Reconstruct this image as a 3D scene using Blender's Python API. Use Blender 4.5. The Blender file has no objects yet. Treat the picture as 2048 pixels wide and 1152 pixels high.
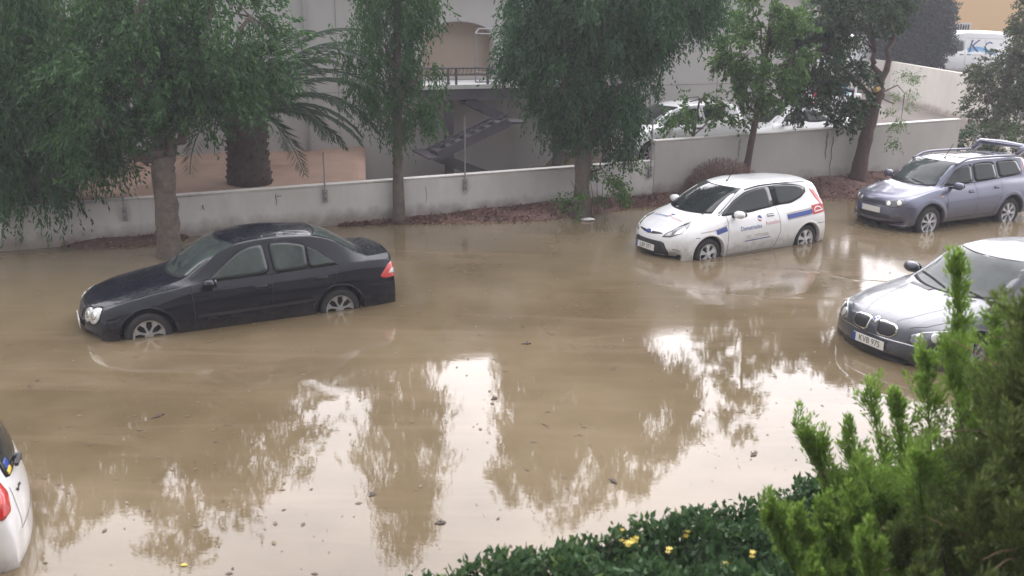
import bpy, bmesh, math, random
import numpy as np
from mathutils import Vector, Matrix
from mathutils.bvhtree import BVHTree
R_ = math.radians
C = bpy.context.scene.collection
sc = bpy.context.scene
# ------------------------------------------------------------------ camera
TH, RO, CH = R_(16.51), R_(0.5), 4.41
cam = bpy.data.cameras.new('camera')
cam.sensor_width = 36; cam.lens = 1900/2048*36; cam.clip_start = .05; cam.clip_end = 1200
cam.dof.use_dof = True; cam.dof.focus_distance = 16; cam.dof.aperture_fstop = 1.8
camo = bpy.data.objects.new('camera', cam); C.objects.link(camo)
_f = Vector((0, math.cos(TH), -math.sin(TH))); _r0 = Vector((1, 0, 0)); _u0 = _r0.cross(_f)
_r = math.cos(RO)*_r0+math.sin(RO)*_u0; _u = -math.sin(RO)*_r0+math.cos(RO)*_u0
M4 = Matrix(((_r.x, _u.x, -_f.x, 0), (_r.y, _u.y, -_f.y, 0), (_r.z, _u.z, -_f.z, CH), (0, 0, 0, 1)))
camo.matrix_world = M4
sc.camera = camo
# ------------------------------------------------------------------ world
w = bpy.data.worlds.new('World'); sc.world = w; w.use_nodes = True
nt = w.node_tree; nt.nodes.clear()
out = nt.nodes.new('ShaderNodeOutputWorld'); bg = nt.nodes.new('ShaderNodeBackground')
sky = nt.nodes.new('ShaderNodeTexSky'); sky.sky_type = 'NISHITA'; sky.sun_disc = False
SUN_EL, SUN_AZ = 34, 8          # sun behind the cloud, in front of the camera
sky.sun_elevation = R_(SUN_EL); sky.sun_rotation = R_(SUN_AZ); sky.air_density = 1.6; sky.dust_density = 6; sky.ozone_density = 1
hs = nt.nodes.new('ShaderNodeHueSaturation'); hs.inputs['Saturation'].default_value = .12; hs.inputs['Value'].default_value = .9
mx = nt.nodes.new('ShaderNodeMix'); mx.data_type = 'RGBA'; mx.blend_type = 'MIX'
mx.inputs['Factor'].default_value = .85
_az = R_(SUN_AZ)
_sd = Vector((math.sin(_az)*math.cos(R_(SUN_EL)), math.cos(_az)*math.cos(R_(SUN_EL)), math.sin(R_(SUN_EL))))
L = nt.links.new
# overcast cloud deck: bright round the hidden sun, darker behind, with broad soft cloud shapes
tc = nt.nodes.new('ShaderNodeTexCoord'); mp = nt.nodes.new('ShaderNodeMapping'); mp.inputs['Scale'].default_value = (1.3, 1.3, 3.2)
nz = nt.nodes.new('ShaderNodeTexNoise'); nz.inputs['Scale'].default_value = 1.6; nz.inputs['Detail'].default_value = 4
L(tc.outputs['Generated'], mp.inputs['Vector']); L(mp.outputs[0], nz.inputs['Vector'])
nrm_ = nt.nodes.new('ShaderNodeVectorMath'); nrm_.operation = 'NORMALIZE'; L(tc.outputs['Generated'], nrm_.inputs[0])
dt = nt.nodes.new('ShaderNodeVectorMath'); dt.operation = 'DOT_PRODUCT'; L(nrm_.outputs[0], dt.inputs[0]); dt.inputs[1].default_value = (_sd.x, _sd.y, _sd.z*.8)
ad0 = nt.nodes.new('ShaderNodeMath'); ad0.operation = 'MULTIPLY_ADD'; L(nz.outputs['Fac'], ad0.inputs[0]); ad0.inputs[1].default_value = .30; L(dt.outputs['Value'], ad0.inputs[2])
cr = nt.nodes.new('ShaderNodeValToRGB'); cr.color_ramp.interpolation = 'EASE'
E_ = cr.color_ramp.elements
mrs = nt.nodes.new('ShaderNodeMapRange'); mrs.inputs['From Min'].default_value = -.85; mrs.inputs['From Max'].default_value = 1.15; L(ad0.outputs[0], mrs.inputs['Value'])
E_[0].position = .25; E_[0].color = (9.5, 9.6, 10.0, 1); E_[1].position = .98; E_[1].color = (46, 44.6, 47.2, 1)
e_ = E_.new(.62); e_.color = (15.0, 15.0, 15.6, 1); e_ = E_.new(.82); e_.color = (34.5, 33.6, 35.4, 1)
L(mrs.outputs[0], cr.inputs[0])
L(sky.outputs[0], hs.inputs['Color']); L(hs.outputs[0], mx.inputs['A']); L(cr.outputs[0], mx.inputs['B'])
L(mx.outputs['Result'], bg.inputs['Color']); bg.inputs['Strength'].default_value = .10
L(bg.outputs[0], out.inputs['Surface'])
sun = bpy.data.lights.new('sun', 'SUN'); sun.energy = .6; sun.angle = R_(116); sun.color = (1, .97, .93)
suno = bpy.data.objects.new('sun', sun); C.objects.link(suno)
suno.rotation_euler = _sd.to_track_quat('Z', 'Y').to_euler()
sc.view_settings.view_transform = 'Standard'; sc.view_settings.look = 'None'
sc.view_settings.exposure = 0.42; sc.view_settings.gamma = 1
sc.view_settings.use_curve_mapping = False
sc.cycles.max_bounces = 6; sc.cycles.transparent_max_bounces = 8; sc.cycles.volume_bounces = 0
sc.cycles.caustics_reflective = False; sc.cycles.caustics_refractive = False
# ------------------------------------------------------------------ helpers
rng = np.random.default_rng(7); random.seed(7)

def mesh_obj(name, V, F, mat=None, parent=None, smooth=True, mats=None, midx=None):
    me = bpy.data.meshes.new(name)
    V = np.asarray(V, dtype=np.float32)
    if isinstance(F, np.ndarray):
        n, k = F.shape
        me.vertices.add(len(V)); me.vertices.foreach_set('co', V.ravel())
        me.loops.add(n*k); me.loops.foreach_set('vertex_index', F.astype(np.int32).ravel())
        me.polygons.add(n); me.polygons.foreach_set('loop_start', np.arange(0, n*k, k, dtype=np.int32))
        me.update(calc_edges=True)
    else:
        me.from_pydata([tuple(map(float, v)) for v in V], [], [tuple(int(i) for i in f) for f in F])
    if mats:
        for m in mats: me.materials.append(m)
        if midx is not None: me.polygons.foreach_set('material_index', np.asarray(midx, dtype=np.int32))
    elif mat: me.materials.append(mat)
    if smooth: me.polygons.foreach_set('use_smooth', np.ones(len(me.polygons), dtype=bool))
    me.update()
    o = bpy.data.objects.new(name, me); C.objects.link(o)
    if parent is not None: o.parent = parent
    return o

def tag(o, label=None, cat=None, group=None, kind=None):
    if label: o['label'] = label
    if cat: o['category'] = cat
    if group: o['group'] = group
    if kind: o['kind'] = kind
    return o

def empty(name, loc, rz=0, label=None, cat=None, group=None):
    o = bpy.data.objects.new(name, None); C.objects.link(o); o.location = loc; o.rotation_euler = (0, 0, rz)
    o.empty_display_size = .2
    return tag(o, label, cat, group)

def copy_tree(o, parent=None):
    c = o.copy(); C.objects.link(c); c.parent = parent
    for ch in [q for q in bpy.data.objects if q.parent == o]: copy_tree(ch, c)
    return c

class MB:
    """collects geometry, built as one mesh"""
    def __init__(s): s.V = []; s.F = []
    def add(s, V, F):
        n = len(s.V); s.V += [tuple(v) for v in V]; s.F += [tuple(i+n for i in f) for f in F]; return s
    def box(s, c, d, rz=0, bev=0.0, axes=None):
        hx, hy, hz = d[0]/2, d[1]/2, d[2]/2
        if bev <= 0:
            P = [(x*hx, y*hy, z*hz) for z in (-1, 1) for y in (-1, 1) for x in (-1, 1)]
            F = [(0, 2, 3, 1), (4, 5, 7, 6), (0, 1, 5, 4), (2, 6, 7, 3), (0, 4, 6, 2), (1, 3, 7, 5)]
        else:
            bm = bmesh.new(); bmesh.ops.create_cube(bm, size=1)
            for v in bm.verts: v.co = Vector((v.co.x*d[0], v.co.y*d[1], v.co.z*d[2]))
            bmesh.ops.bevel(bm, geom=list(bm.edges), offset=bev, segments=2, affect='EDGES', profile=.5)
            P = [tuple(v.co) for v in bm.verts]; F = [tuple(v.index for v in f.verts) for f in bm.faces]
            bm.free()
        if axes is not None:
            X, Y, Z = axes
            P = [tuple(np.array(X)*p[0]+np.array(Y)*p[1]+np.array(Z)*p[2]) for p in P]
        ca, sa = math.cos(rz), math.sin(rz)
        return s.add([(c[0]+ca*p[0]-sa*p[1], c[1]+sa*p[0]+ca*p[1], c[2]+p[2]) for p in P], F)
    def bar(s, a, b, wd, ht):
        a = np.array(a, float); b = np.array(b, float); X = b-a; Ln = np.linalg.norm(X); X /= Ln
        up = np.array([0, 0, 1.]) if abs(X[2]) < .95 else np.array([0, 1., 0])
        Y = np.cross(up, X); Y /= np.linalg.norm(Y); Z = np.cross(X, Y)
        return s.box((a+b)/2, (Ln, wd, ht), axes=(X, Y, Z))
    def tube(s, P, rad, n=8, cap=True):
        P = [np.array(p, float) for p in P]; m = len(P)
        if not hasattr(rad, '__len__'): rad = [rad]*m
        V = []; ref = np.array([.31, .17, .93]); prevX = None
        for i in range(m):
            t = P[min(i+1, m-1)]-P[max(i-1, 0)]; t = t/(np.linalg.norm(t)+1e-9)
            if prevX is None:
                r = ref if abs(t@ref) < .9 else np.array([1., 0, 0]); X = np.cross(r, t)
            else: X = prevX-t*(prevX@t)
            X /= np.linalg.norm(X)+1e-9; Y = np.cross(t, X); prevX = X
            for k in range(n):
                a = 2*math.pi*k/n; V.append(P[i]+rad[i]*(math.cos(a)*X+math.sin(a)*Y))
        F = [(i*n+k, i*n+(k+1) % n, (i+1)*n+(k+1) % n, (i+1)*n+k) for i in range(m-1) for k in range(n)]
        if cap: F += [tuple(range(n-1, -1, -1)), tuple(range((m-1)*n, m*n))]
        return s.add(V, F)
    def build(s, name, mat, parent=None, smooth=False): return mesh_obj(name, s.V, s.F, mat, parent, smooth)

# ------------------------------------------------------------------ materials
def nodes(m): return m.node_tree.nodes, m.node_tree.links.new
def mat_new(name):
    m = bpy.data.materials.new(name); m.use_nodes = True; return m
def bsdf(m): return m.node_tree.nodes['Principled BSDF']
def pm(name, col, rough=.5, metal=0, spec=.5, coat=0, coat_r=.05, var=0, vscale=6, bump=0, bscale=40, bdist=.01, ior=None, dirt=None):
    m = mat_new(name); b = bsdf(m); N, K = nodes(m)
    b.inputs['Base Color'].default_value = (*col, 1); b.inputs['Roughness'].default_value = rough
    b.inputs['Metallic'].default_value = metal; b.inputs['Specular IOR Level'].default_value = spec
    if ior: b.inputs['IOR'].default_value = ior
    b.inputs['Coat Weight'].default_value = coat; b.inputs['Coat Roughness'].default_value = coat_r
    tcn = N.new('ShaderNodeTexCoord')
    if var > 0:
        n = N.new('ShaderNodeTexNoise'); n.inputs['Scale'].default_value = vscale; n.inputs['Detail'].default_value = 6
        n.inputs['Roughness'].default_value = .65
        K(tcn.outputs['Object'], n.inputs['Vector'])
        r = N.new('ShaderNodeMapRange'); r.inputs['From Min'].default_value = .3; r.inputs['From Max'].default_value = .7
        r.inputs['To Min'].default_value = 1-var; r.inputs['To Max'].default_value = 1+var
        K(n.outputs['Fac'], r.inputs['Value'])
        mu = N.new('ShaderNodeVectorMath'); mu.operation = 'SCALE'; mu.inputs[0].default_value = col
        K(r.outputs[0], mu.inputs['Scale']); K(mu.outputs[0], b.inputs['Base Color'])
    if bump > 0:
        n2 = N.new('ShaderNodeTexNoise'); n2.inputs['Scale'].default_value = bscale; n2.inputs['Detail'].default_value = 5
        K(tcn.outputs['Object'], n2.inputs['Vector'])
        bp = N.new('ShaderNodeBump'); bp.inputs['Strength'].default_value = bump; bp.inputs['Distance'].default_value = bdist
        K(n2.outputs['Fac'], bp.inputs['Height']); K(bp.outputs[0], b.inputs['Normal'])
    return m

def paint(name, col, metal, rough=.32, wet=.35, film=.0, mud=.5):
    """car paint under a clear coat, beaded with rain"""
    m = pm(name, col, rough, metal, .5, 1.0, .04, var=.04, vscale=9)
    N, K = nodes(m); b = bsdf(m)
    tcn = N.new('ShaderNodeTexCoord')
    v = N.new('ShaderNodeTexVoronoi'); v.inputs['Scale'].default_value = 85; v.feature = 'F1'
    K(tcn.outputs['Object'], v.inputs['Vector'])
    mr = N.new('ShaderNodeMapRange'); mr.inputs['From Min'].default_value = .0; mr.inputs['From Max'].default_value = .45
    mr.inputs['To Min'].default_value = 1; mr.inputs['To Max'].default_value = 0
    K(v.outputs['Distance'], mr.inputs['Value'])
    n = N.new('ShaderNodeTexNoise'); n.inputs['Scale'].default_value = 3.2; n.inputs['Detail'].default_value = 5
    K(tcn.outputs['Object'], n.inputs['Vector'])
    ge = N.new('ShaderNodeNewGeometry'); sp = N.new('ShaderNodeSeparateXYZ'); K(ge.outputs['Normal'], sp.inputs[0])
    up = N.new('ShaderNodeMapRange'); up.inputs['From Min'].default_value = .35; up.inputs['From Max'].default_value = .9
    K(sp.outputs['Z'], up.inputs['Value'])
    m1 = N.new('ShaderNodeMath'); m1.operation = 'MULTIPLY'; K(mr.outputs[0], m1.inputs[0]); K(up.outputs[0], m1.inputs[1])
    m2 = N.new('ShaderNodeMath'); m2.operation = 'MULTIPLY'; K(m1.outputs[0], m2.inputs[0]); K(n.outputs['Fac'], m2.inputs[1])
    bp = N.new('ShaderNodeBump'); bp.inputs['Strength'].default_value = wet; bp.inputs['Distance'].default_value = .004
    K(m2.outputs[0], bp.inputs['Height']); K(bp.outputs[0], b.inputs['Coat Normal'])
    # dried mud splashed along the sills
    spz = N.new('ShaderNodeSeparateXYZ'); K(tcn.outputs['Object'], spz.inputs[0])
    nd = N.new('ShaderNodeTexNoise'); nd.inputs['Scale'].default_value = 7; nd.inputs['Detail'].default_value = 8; nd.inputs['Roughness'].default_value = .7; K(tcn.outputs['Object'], nd.inputs['Vector'])
    zz = N.new('ShaderNodeMath'); zz.operation = 'MULTIPLY_ADD'; K(nd.outputs['Fac'], zz.inputs[0]); zz.inputs[1].default_value = -.55; K(spz.outputs['Z'], zz.inputs[2])
    md = N.new('ShaderNodeMapRange'); md.inputs['From Min'].default_value = .02; md.inputs['From Max'].default_value = .20; md.inputs['To Min'].default_value = mud; md.inputs['To Max'].default_value = 0
    K(zz.outputs[0], md.inputs['Value'])
    src = b.inputs['Base Color'].links[0].from_socket
    mm_ = N.new('ShaderNodeMix'); mm_.data_type = 'RGBA'; K(md.outputs[0], mm_.inputs['Factor']); K(src, mm_.inputs['A']); mm_.inputs['B'].default_value = (.17, .13, .09, 1)
    K(mm_.outputs['Result'], b.inputs['Base Color'])
    iv = N.new('ShaderNodeMath'); iv.operation = 'SUBTRACT'; iv.inputs[0].default_value = 1; K(md.outputs[0], iv.inputs[1]); K(iv.outputs[0], b.inputs['Coat Weight'])
    cr2 = N.new('ShaderNodeMapRange'); cr2.inputs['To Min'].default_value = .03; cr2.inputs['To Max'].default_value = .03+film
    m3 = N.new('ShaderNodeMath'); m3.operation = 'MULTIPLY'; K(n.outputs['Fac'], m3.inputs[0]); K(up.outputs[0], m3.inputs[1])
    K(m3.outputs[0], cr2.inputs['Value']); K(cr2.outputs[0], b.inputs['Coat Roughness'])
    return m

def leaf_mat(name, c0, c1, c2=None, trans=.35, rough=.45):
    m = mat_new(name); N, K = nodes(m); b = bsdf(m)
    ge = N.new('ShaderNodeNewGeometry'); r = N.new('ShaderNodeValToRGB')
    r.color_ramp.elements[0].color = (*c0, 1); r.color_ramp.elements[1].color = (*c1, 1)
    if c2:
        e = r.color_ramp.elements.new(.93); e.color = (*c1, 1); r.color_ramp.elements[2].color = (*c2, 1)
    K(ge.outputs['Random Per Island'], r.inputs[0])
    K(r.outputs[0], b.inputs['Base Color']); b.inputs['Roughness'].default_value = rough
    b.inputs['Specular IOR Level'].default_value = .35
    tr = N.new('ShaderNodeBsdfTranslucent'); ms = N.new('ShaderNodeMixShader'); ms.inputs[0].default_value = trans
    K(r.outputs[0], tr.inputs['Color']); K(b.outputs[0], ms.inputs[1]); K(tr.outputs[0], ms.inputs[2])
    K(ms.outputs[0], N['Material Output'].inputs['Surface'])
    return m

def plaster(name, col, streak=.25, scale=1.0, base_dirt=(.0, .0), bump=.25):
    m = mat_new(name); N, K = nodes(m); b = bsdf(m); b.inputs['Roughness'].default_value = .85
    tcn = N.new('ShaderNodeTexCoord')
    mp1 = N.new('ShaderNodeMapping'); mp1.inputs['Scale'].default_value = (1.6*scale, 1.6*scale, .7*scale)
    K(tcn.outputs['Object'], mp1.inputs['Vector'])
    n1 = N.new('ShaderNodeTexNoise'); n1.inputs['Scale'].default_value = 2.2; n1.inputs['Detail'].default_value = 7; n1.inputs['Roughness'].default_value = .6
    K(mp1.outputs[0], n1.inputs['Vector'])
    n2 = N.new('ShaderNodeTexNoise'); n2.inputs['Scale'].default_value = .7*scale; n2.inputs['Detail'].default_value = 6
    K(tcn.outputs['Object'], n2.inputs['Vector'])
    mu = N.new('ShaderNodeMath'); mu.operation = 'MULTIPLY'; K(n1.outputs['Fac'], mu.inputs[0]); K(n2.outputs['Fac'], mu.inputs[1])
    r = N.new('ShaderNodeValToRGB'); r.color_ramp.elements[0].position = .10; r.color_ramp.elements[1].position = .36
    dk = [c*(1-streak*.8) for c in col]
    r.color_ramp.elements[0].color = (dk[0], dk[1], dk[2]*.97, 1); r.color_ramp.elements[1].color = (*col, 1)
    K(mu.outputs[0], r.inputs[0])
    # splash dirt along the foot
    sp = N.new('ShaderNodeSeparateXYZ'); K(tcn.outputs['Object'], sp.inputs[0])
    n3 = N.new('ShaderNodeTexNoise'); n3.inputs['Scale'].default_value = 3.5; n3.inputs['Detail'].default_value = 5
    K(tcn.outputs['Object'], n3.inputs['Vector'])
    ad = N.new('ShaderNodeMath'); ad.operation = 'MULTIPLY_ADD'; ad.inputs[1].default_value = -.5; K(n3.outputs['Fac'], ad.inputs[0]); K(sp.outputs['Z'], ad.inputs[2])
    mr = N.new('ShaderNodeMapRange'); mr.inputs['From Min'].default_value = base_dirt[0]-.2; mr.inputs['From Max'].default_value = base_dirt[1]-.2+.001
    mr.inputs['To Min'].default_value = .75 if base_dirt[1] > 0 else 0; mr.inputs['To Max'].default_value = 0
    K(ad.outputs[0], mr.inputs['Value'])
    mxn = N.new('ShaderNodeMix'); mxn.data_type = 'RGBA'; K(mr.outputs[0], mxn.inputs['Factor']); K(r.outputs[0], mxn.inputs['A'])
    mxn.inputs['B'].default_value = (.17, .13, .10, 1)
    K(mxn.outputs['Result'], b.inputs['Base Color'])
    n4 = N.new('ShaderNodeTexNoise'); n4.inputs['Scale'].default_value = 45; n4.inputs['Detail'].default_value = 4; K(tcn.outputs['Object'], n4.inputs['Vector'])
    bp = N.new('ShaderNodeBump'); bp.inputs['Strength'].default_value = bump; bp.inputs['Distance'].default_value = .01
    K(n4.outputs['Fac'], bp.inputs['Height']); K(bp.outputs[0], b.inputs['Normal'])
    return m

def earth(name, c0, c1, scale=1.5, rough=.9, bump=.5, fine=25):
    m = mat_new(name); N, K = nodes(m); b = bsdf(m); b.inputs['Roughness'].default_value = rough
    tcn = N.new('ShaderNodeTexCoord'); n = N.new('ShaderNodeTexNoise'); n.inputs['Scale'].default_value = scale
    n.inputs['Detail'].default_value = 9; n.inputs['Roughness'].default_value = .65; K(tcn.outputs['Object'], n.inputs['Vector'])
    r = N.new('ShaderNodeValToRGB'); r.color_ramp.elements[0].position = .35; r.color_ramp.elements[1].position = .65
    r.color_ramp.elements[0].color = (*c0, 1); r.color_ramp.elements[1].color = (*c1, 1)
    K(n.outputs['Fac'], r.inputs[0]); K(r.outputs[0], b.inputs['Base Color'])
    n2 = N.new('ShaderNodeTexNoise'); n2.inputs['Scale'].default_value = fine; n2.inputs['Detail'].default_value = 6; K(tcn.outputs['Object'], n2.inputs['Vector'])
    bp = N.new('ShaderNodeBump'); bp.inputs['Strength'].default_value = bump; bp.inputs['Distance'].default_value = .03
    K(n2.outputs['Fac'], bp.inputs['Height']); K(bp.outputs[0], b.inputs['Normal'])
    return m

# street frame: s runs along the wall (to the right and away), n points away from the camera
A0 = np.array([-9.44, 16.96, 0.]); SD = R_(22.7); DS = np.array([math.cos(SD), math.sin(SD), 0.]); DN = np.array([-math.sin(SD), math.cos(SD), 0.])
def st(s, n, z=0.): return A0+DS*s+DN*n+np.array([0, 0, z])
def ston(X, Y):
    d = np.array([X, Y, 0.])-A0; return float(d@DS), float(d@DN)

# ================================================================== SETTING
# flood water
mw = mat_new('flood_water'); N, K = nodes(mw); b = bsdf(mw)
b.inputs['IOR'].default_value = 1.38; b.inputs['Roughness'].default_value = .0; b.inputs['Specular IOR Level'].default_value = .5
ge = N.new('ShaderNodeNewGeometry')
n1 = N.new('ShaderNodeTexNoise'); n1.inputs['Scale'].default_value = .16; n1.inputs['Detail'].default_value = 7; K(ge.outputs['Position'], n1.inputs['Vector'])
n1b = N.new('ShaderNodeTexNoise'); n1b.inputs['Scale'].default_value = 1.1; n1b.inputs['Detail'].default_value = 6; K(ge.outputs['Position'], n1b.inputs['Vector'])
ad = N.new('ShaderNodeMath'); ad.operation = 'MULTIPLY_ADD'; ad.inputs[1].default_value = .3; K(n1b.outputs['Fac'], ad.inputs[0]); K(n1.outputs['Fac'], ad.inputs[2])
r = N.new('ShaderNodeValToRGB'); r.color_ramp.elements[0].position = .54; r.color_ramp.elements[1].position = .76
r.color_ramp.elements[0].color = (.112, .083, .047, 1); r.color_ramp.elements[1].color = (.176, .136, .084, 1)
K(ad.outputs[0], r.inputs[0]); mps = N.new('ShaderNodeMapping'); mps.inputs['Rotation'].default_value = (0, 0, -SD); mps.inputs['Scale'].default_value = (.12, .9, 1); K(ge.outputs['Position'], mps.inputs['Vector'])
ns = N.new('ShaderNodeTexNoise'); ns.inputs['Scale'].default_value = 1.6; ns.inputs['Detail'].default_value = 9; ns.inputs['Roughness'].default_value = .7; ns.inputs['Distortion'].default_value = .8; K(mps.outputs[0], ns.inputs['Vector'])
rs = N.new('ShaderNodeMapRange'); rs.inputs['From Min'].default_value = .5; rs.inputs['From Max'].default_value = .72; rs.inputs['To Max'].default_value = .55; K(ns.outputs['Fac'], rs.inputs['Value'])
mxs = N.new('ShaderNodeMix'); mxs.data_type = 'RGBA'; K(rs.outputs[0], mxs.inputs['Factor']); K(r.outputs[0], mxs.inputs['A']); mxs.inputs['B'].default_value = (.215, .158, .108, 1)
K(mxs.outputs['Result'], b.inputs['Base Color'])
mpw = N.new('ShaderNodeMapping'); mpw.inputs['Rotation'].default_value = (0, 0, -SD); mpw.inputs['Scale'].default_value = (.7, 1.6, 1)
K(ge.outputs['Position'], mpw.inputs['Vector'])
n2 = N.new('ShaderNodeTexNoise'); n2.inputs['Scale'].default_value = 2.6; n2.inputs['Detail'].default_value = 1.5; K(mpw.outputs[0], n2.inputs['Vector'])
n3 = N.new('ShaderNodeTexNoise'); n3.inputs['Scale'].default_value = 17; n3.inputs['Detail'].default_value = 2; K(mpw.outputs[0], n3.inputs['Vector'])
def ring(cx, cy, r0, wd, amp, wob=.4):
    d = N.new('ShaderNodeVectorMath'); d.operation = 'DISTANCE'; K(ge.outputs['Position'], d.inputs[0]); d.inputs[1].default_value = (cx, cy, 0)
    a = N.new('ShaderNodeMath'); a.operation = 'MULTIPLY_ADD'; a.inputs[1].default_value = wob; K(n1b.outputs['Fac'], a.inputs[0]); K(d.outputs['Value'], a.inputs[2])
    s = N.new('ShaderNodeMath'); s.operation = 'SUBTRACT'; K(a.outputs[0], s.inputs[0]); s.inputs[1].default_value = r0+wob/2
    q = N.new('ShaderNodeMath'); q.operation = 'DIVIDE'; K(s.outputs[0], q.inputs[0]); q.inputs[1].default_value = wd
    p = N.new('ShaderNodeMath'); p.operation = 'MULTIPLY'; K(q.outputs[0], p.inputs[0]); K(q.outputs[0], p.inputs[1])
    e = N.new('ShaderNodeMath'); e.operation = 'MULTIPLY'; K(p.outputs[0], e.inputs[0]); e.inputs[1].default_value = -1
    x = N.new('ShaderNodeMath'); x.operation = 'EXPONENT'; K(e.outputs[0], x.inputs[0])
    g = N.new('ShaderNodeMath'); g.operation = 'MULTIPLY'; K(x.outputs[0], g.inputs[0]); g.inputs[1].default_value = amp
    return g.outputs[0]
# wind-ruffled water further out scatters the mirror image, the sheltered near water stays glassy
spw = N.new('ShaderNodeSeparateXYZ'); K(mpw.outputs[0], spw.inputs[0])
rw = N.new('ShaderNodeMath'); rw.operation = 'MULTIPLY_ADD'; K(n1b.outputs['Fac'], rw.inputs[0]); rw.inputs[1].default_value = 3.0; K(spw.outputs['Y'], rw.inputs[2])
mrw = N.new('ShaderNodeMapRange'); mrw.interpolation_type = 'SMOOTHSTEP'; mrw.inputs['From Min'].default_value = 15.5; mrw.inputs['From Max'].default_value = 25
mrw.inputs['To Min'].default_value = .012; mrw.inputs['To Max'].default_value = .12; K(rw.outputs[0], mrw.inputs['Value']); K(mrw.outputs[0], b.inputs['Roughness'])
acc = None
for a in [(n2.outputs['Fac'], .0007), (n3.outputs['Fac'], .00022)]:
    g = N.new('ShaderNodeMath'); g.operation = 'MULTIPLY'; K(a[0], g.inputs[0]); g.inputs[1].default_value = a[1]
    if acc is None: acc = g.outputs[0]
    else:
        s = N.new('ShaderNodeMath'); s.operation = 'ADD'; K(acc, s.inputs[0]); K(g.outputs[0], s.inputs[1]); acc = s.outputs[0]
for rg in [(4.6, 17.7, 3.3, .05, .0016), (7.9, 19.4, 4.3, .06, .0032), (3.0, 16.5, 2.4, .04, .0008)]:
    s = N.new('ShaderNodeMath'); s.operation = 'ADD'; K(acc, s.inputs[0]); K(ring(*rg), s.inputs[1]); acc = s.outputs[0]
bp = N.new('ShaderNodeBump'); bp.inputs['Strength'].default_value = .8; bp.inputs['Distance'].default_value = 1.0
K(acc, bp.inputs['Height']); K(bp.outputs[0], b.inputs['Normal'])
P = [st(-40, -40), st(60, -40), st(60, 3.0), st(-40, 3.0)]
tag(mesh_obj('flood_water', P, [(0, 1, 2, 3)], mw, smooth=False), kind='structure')
# ground sheet under everything
mg = earth('wet_ground', (.10, .085, .07), (.15, .13, .11), .5)
def zg(s, n):     # terrain height
    if n < .1: return -.40
    left = .72+.045*n if s < 6.85 else (-.05 if s < 12.1 else (.25 if s < 12.9 else .62))
    t = min(1, max(0, (s-14.2)/4.0)); z = left*(1-t)+.27*t
    if n > 26: z += min(1.0, (n-26)*.12)
    return z
Gs = [-300, -100, -40, -20, -10, -5, 0, 3, 6.84, 6.86, 9, 12, 12.8, 13.3, 14.2, 15.2, 16.2, 17.2, 18.2, 20, 24, 30, 40, 60, 120, 300]
Gn = [-300, -60, -20, -5, .02, .11, 1, 3, 6, 9, 14, 20, 26, 30, 34, 50, 90, 400]
GV = [st(s, n, zg(s, n)) for n in Gn for s in Gs]
GF = [(j*len(Gs)+i, j*len(Gs)+i+1, (j+1)*len(Gs)+i+1, (j+1)*len(Gs)+i) for j in range(len(Gn)-1) for i in range(len(Gs)-1)]
tag(mesh_obj('ground', GV, GF, mg, smooth=False), kind='structure')
# orange earth of the yard on the left
msoil = earth('orange_soil', (.25, .165, .125), (.33, .22, .165), 1.1, bump=.6)
nx, ny = 90, 40; V = []
for j in range(ny):
    for i in range(nx):
        n = .205+8.6*j/(ny-1); s = -18+(6.9+.25*n+18)*min(i, nx-2)/(nx-2)
        V.append(st(s, n, zg(min(s, 6.8), n)+.075+.03*math.sin(s*2.1+n)*math.sin(n*1.7)+random.uniform(0, .02)-(.9 if i == nx-1 else 0)))
F = [(j*nx+i, j*nx+i+1, (j+1)*nx+i+1, (j+1)*nx+i) for j in range(ny-1) for i in range(nx-1)]
tag(mesh_obj('yard_soil', V, F, msoil), kind='structure')
# brown wet surface of the car park
mlot = earth('car_park_surface', (.155, .115, .075), (.21, .165, .11), .35, rough=.25, bump=.15, fine=6)
V = [];  nx, ny = 60, 40
for j in range(ny):
    for i in range(nx):
        s = 6.87+22*i/(nx-1); n = .205+25.5*j/(ny-1); V.append(st(s, n, zg(s, n)+.02))
F = [(j*nx+i, j*nx+i+1, (j+1)*nx+i+1, (j+1)*nx+i) for j in range(ny-1) for i in range(nx-1)]
tag(mesh_obj('car_park', V, F, mlot), kind='structure')

# walls ------------------------------------------------------------
mwall = plaster('painted_wall', (.60, .585, .58), .22, .8, (.02, .32))
mwall2 = plaster('painted_wall_upper', (.46, .445, .43), .2, .6, (.15, .45))
mcope = plaster('wall_top', (.56, .54, .52), .3, 1.5)
def wall_run(name, s0, s1, z0f, z1f, n0, n1, mat, label, seg=1.5, cap=True):
    e = empty(name, st(s0, n0, 0), 0, label, 'wall')
    o0 = np.array(e.location)
    k = max(2, int((s1-s0)/seg)+1); ss = np.linspace(s0, s1, k*6)
    V = []
    for s in ss:
        jt = .004*math.sin(s*5.1)+.003*math.sin(s*13.7+1)
        for (n, z) in ((n0+jt, z0f(s)), (n0+jt*.6, z1f(s)+.006*math.sin(s*3.3)), (n1, z1f(s)+.006*math.sin(s*3.3)), (n1, z0f(s))): V.append(st(s, n, z)-o0)
    F = [(4*i+a, 4*i+(a+1) % 4, 4*i+4+(a+1) % 4, 4*i+4+a)[::-1] for i in range(len(ss)-1) for a in range(4)]
    F += [(0, 1, 2, 3)[::-1], tuple(4*(len(ss)-1)+a for a in range(4))]
    mesh_obj('wall_body', V, F, mat, e, smooth=False)
    if cap:
        V = []
        for s in ss:
            for (n, z) in ((n0-.012, z1f(s)+.008), (n0-.012, z1f(s)+.034), (n1+.012, z1f(s)+.036), (n1+.012, z1f(s)+.008)): V.append(st(s, n, z)-o0)
        mesh_obj('coping', V, F, mcope, e, smooth=False)
    return e
def ztop1(s): return .765+.0125*s*.9
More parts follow.
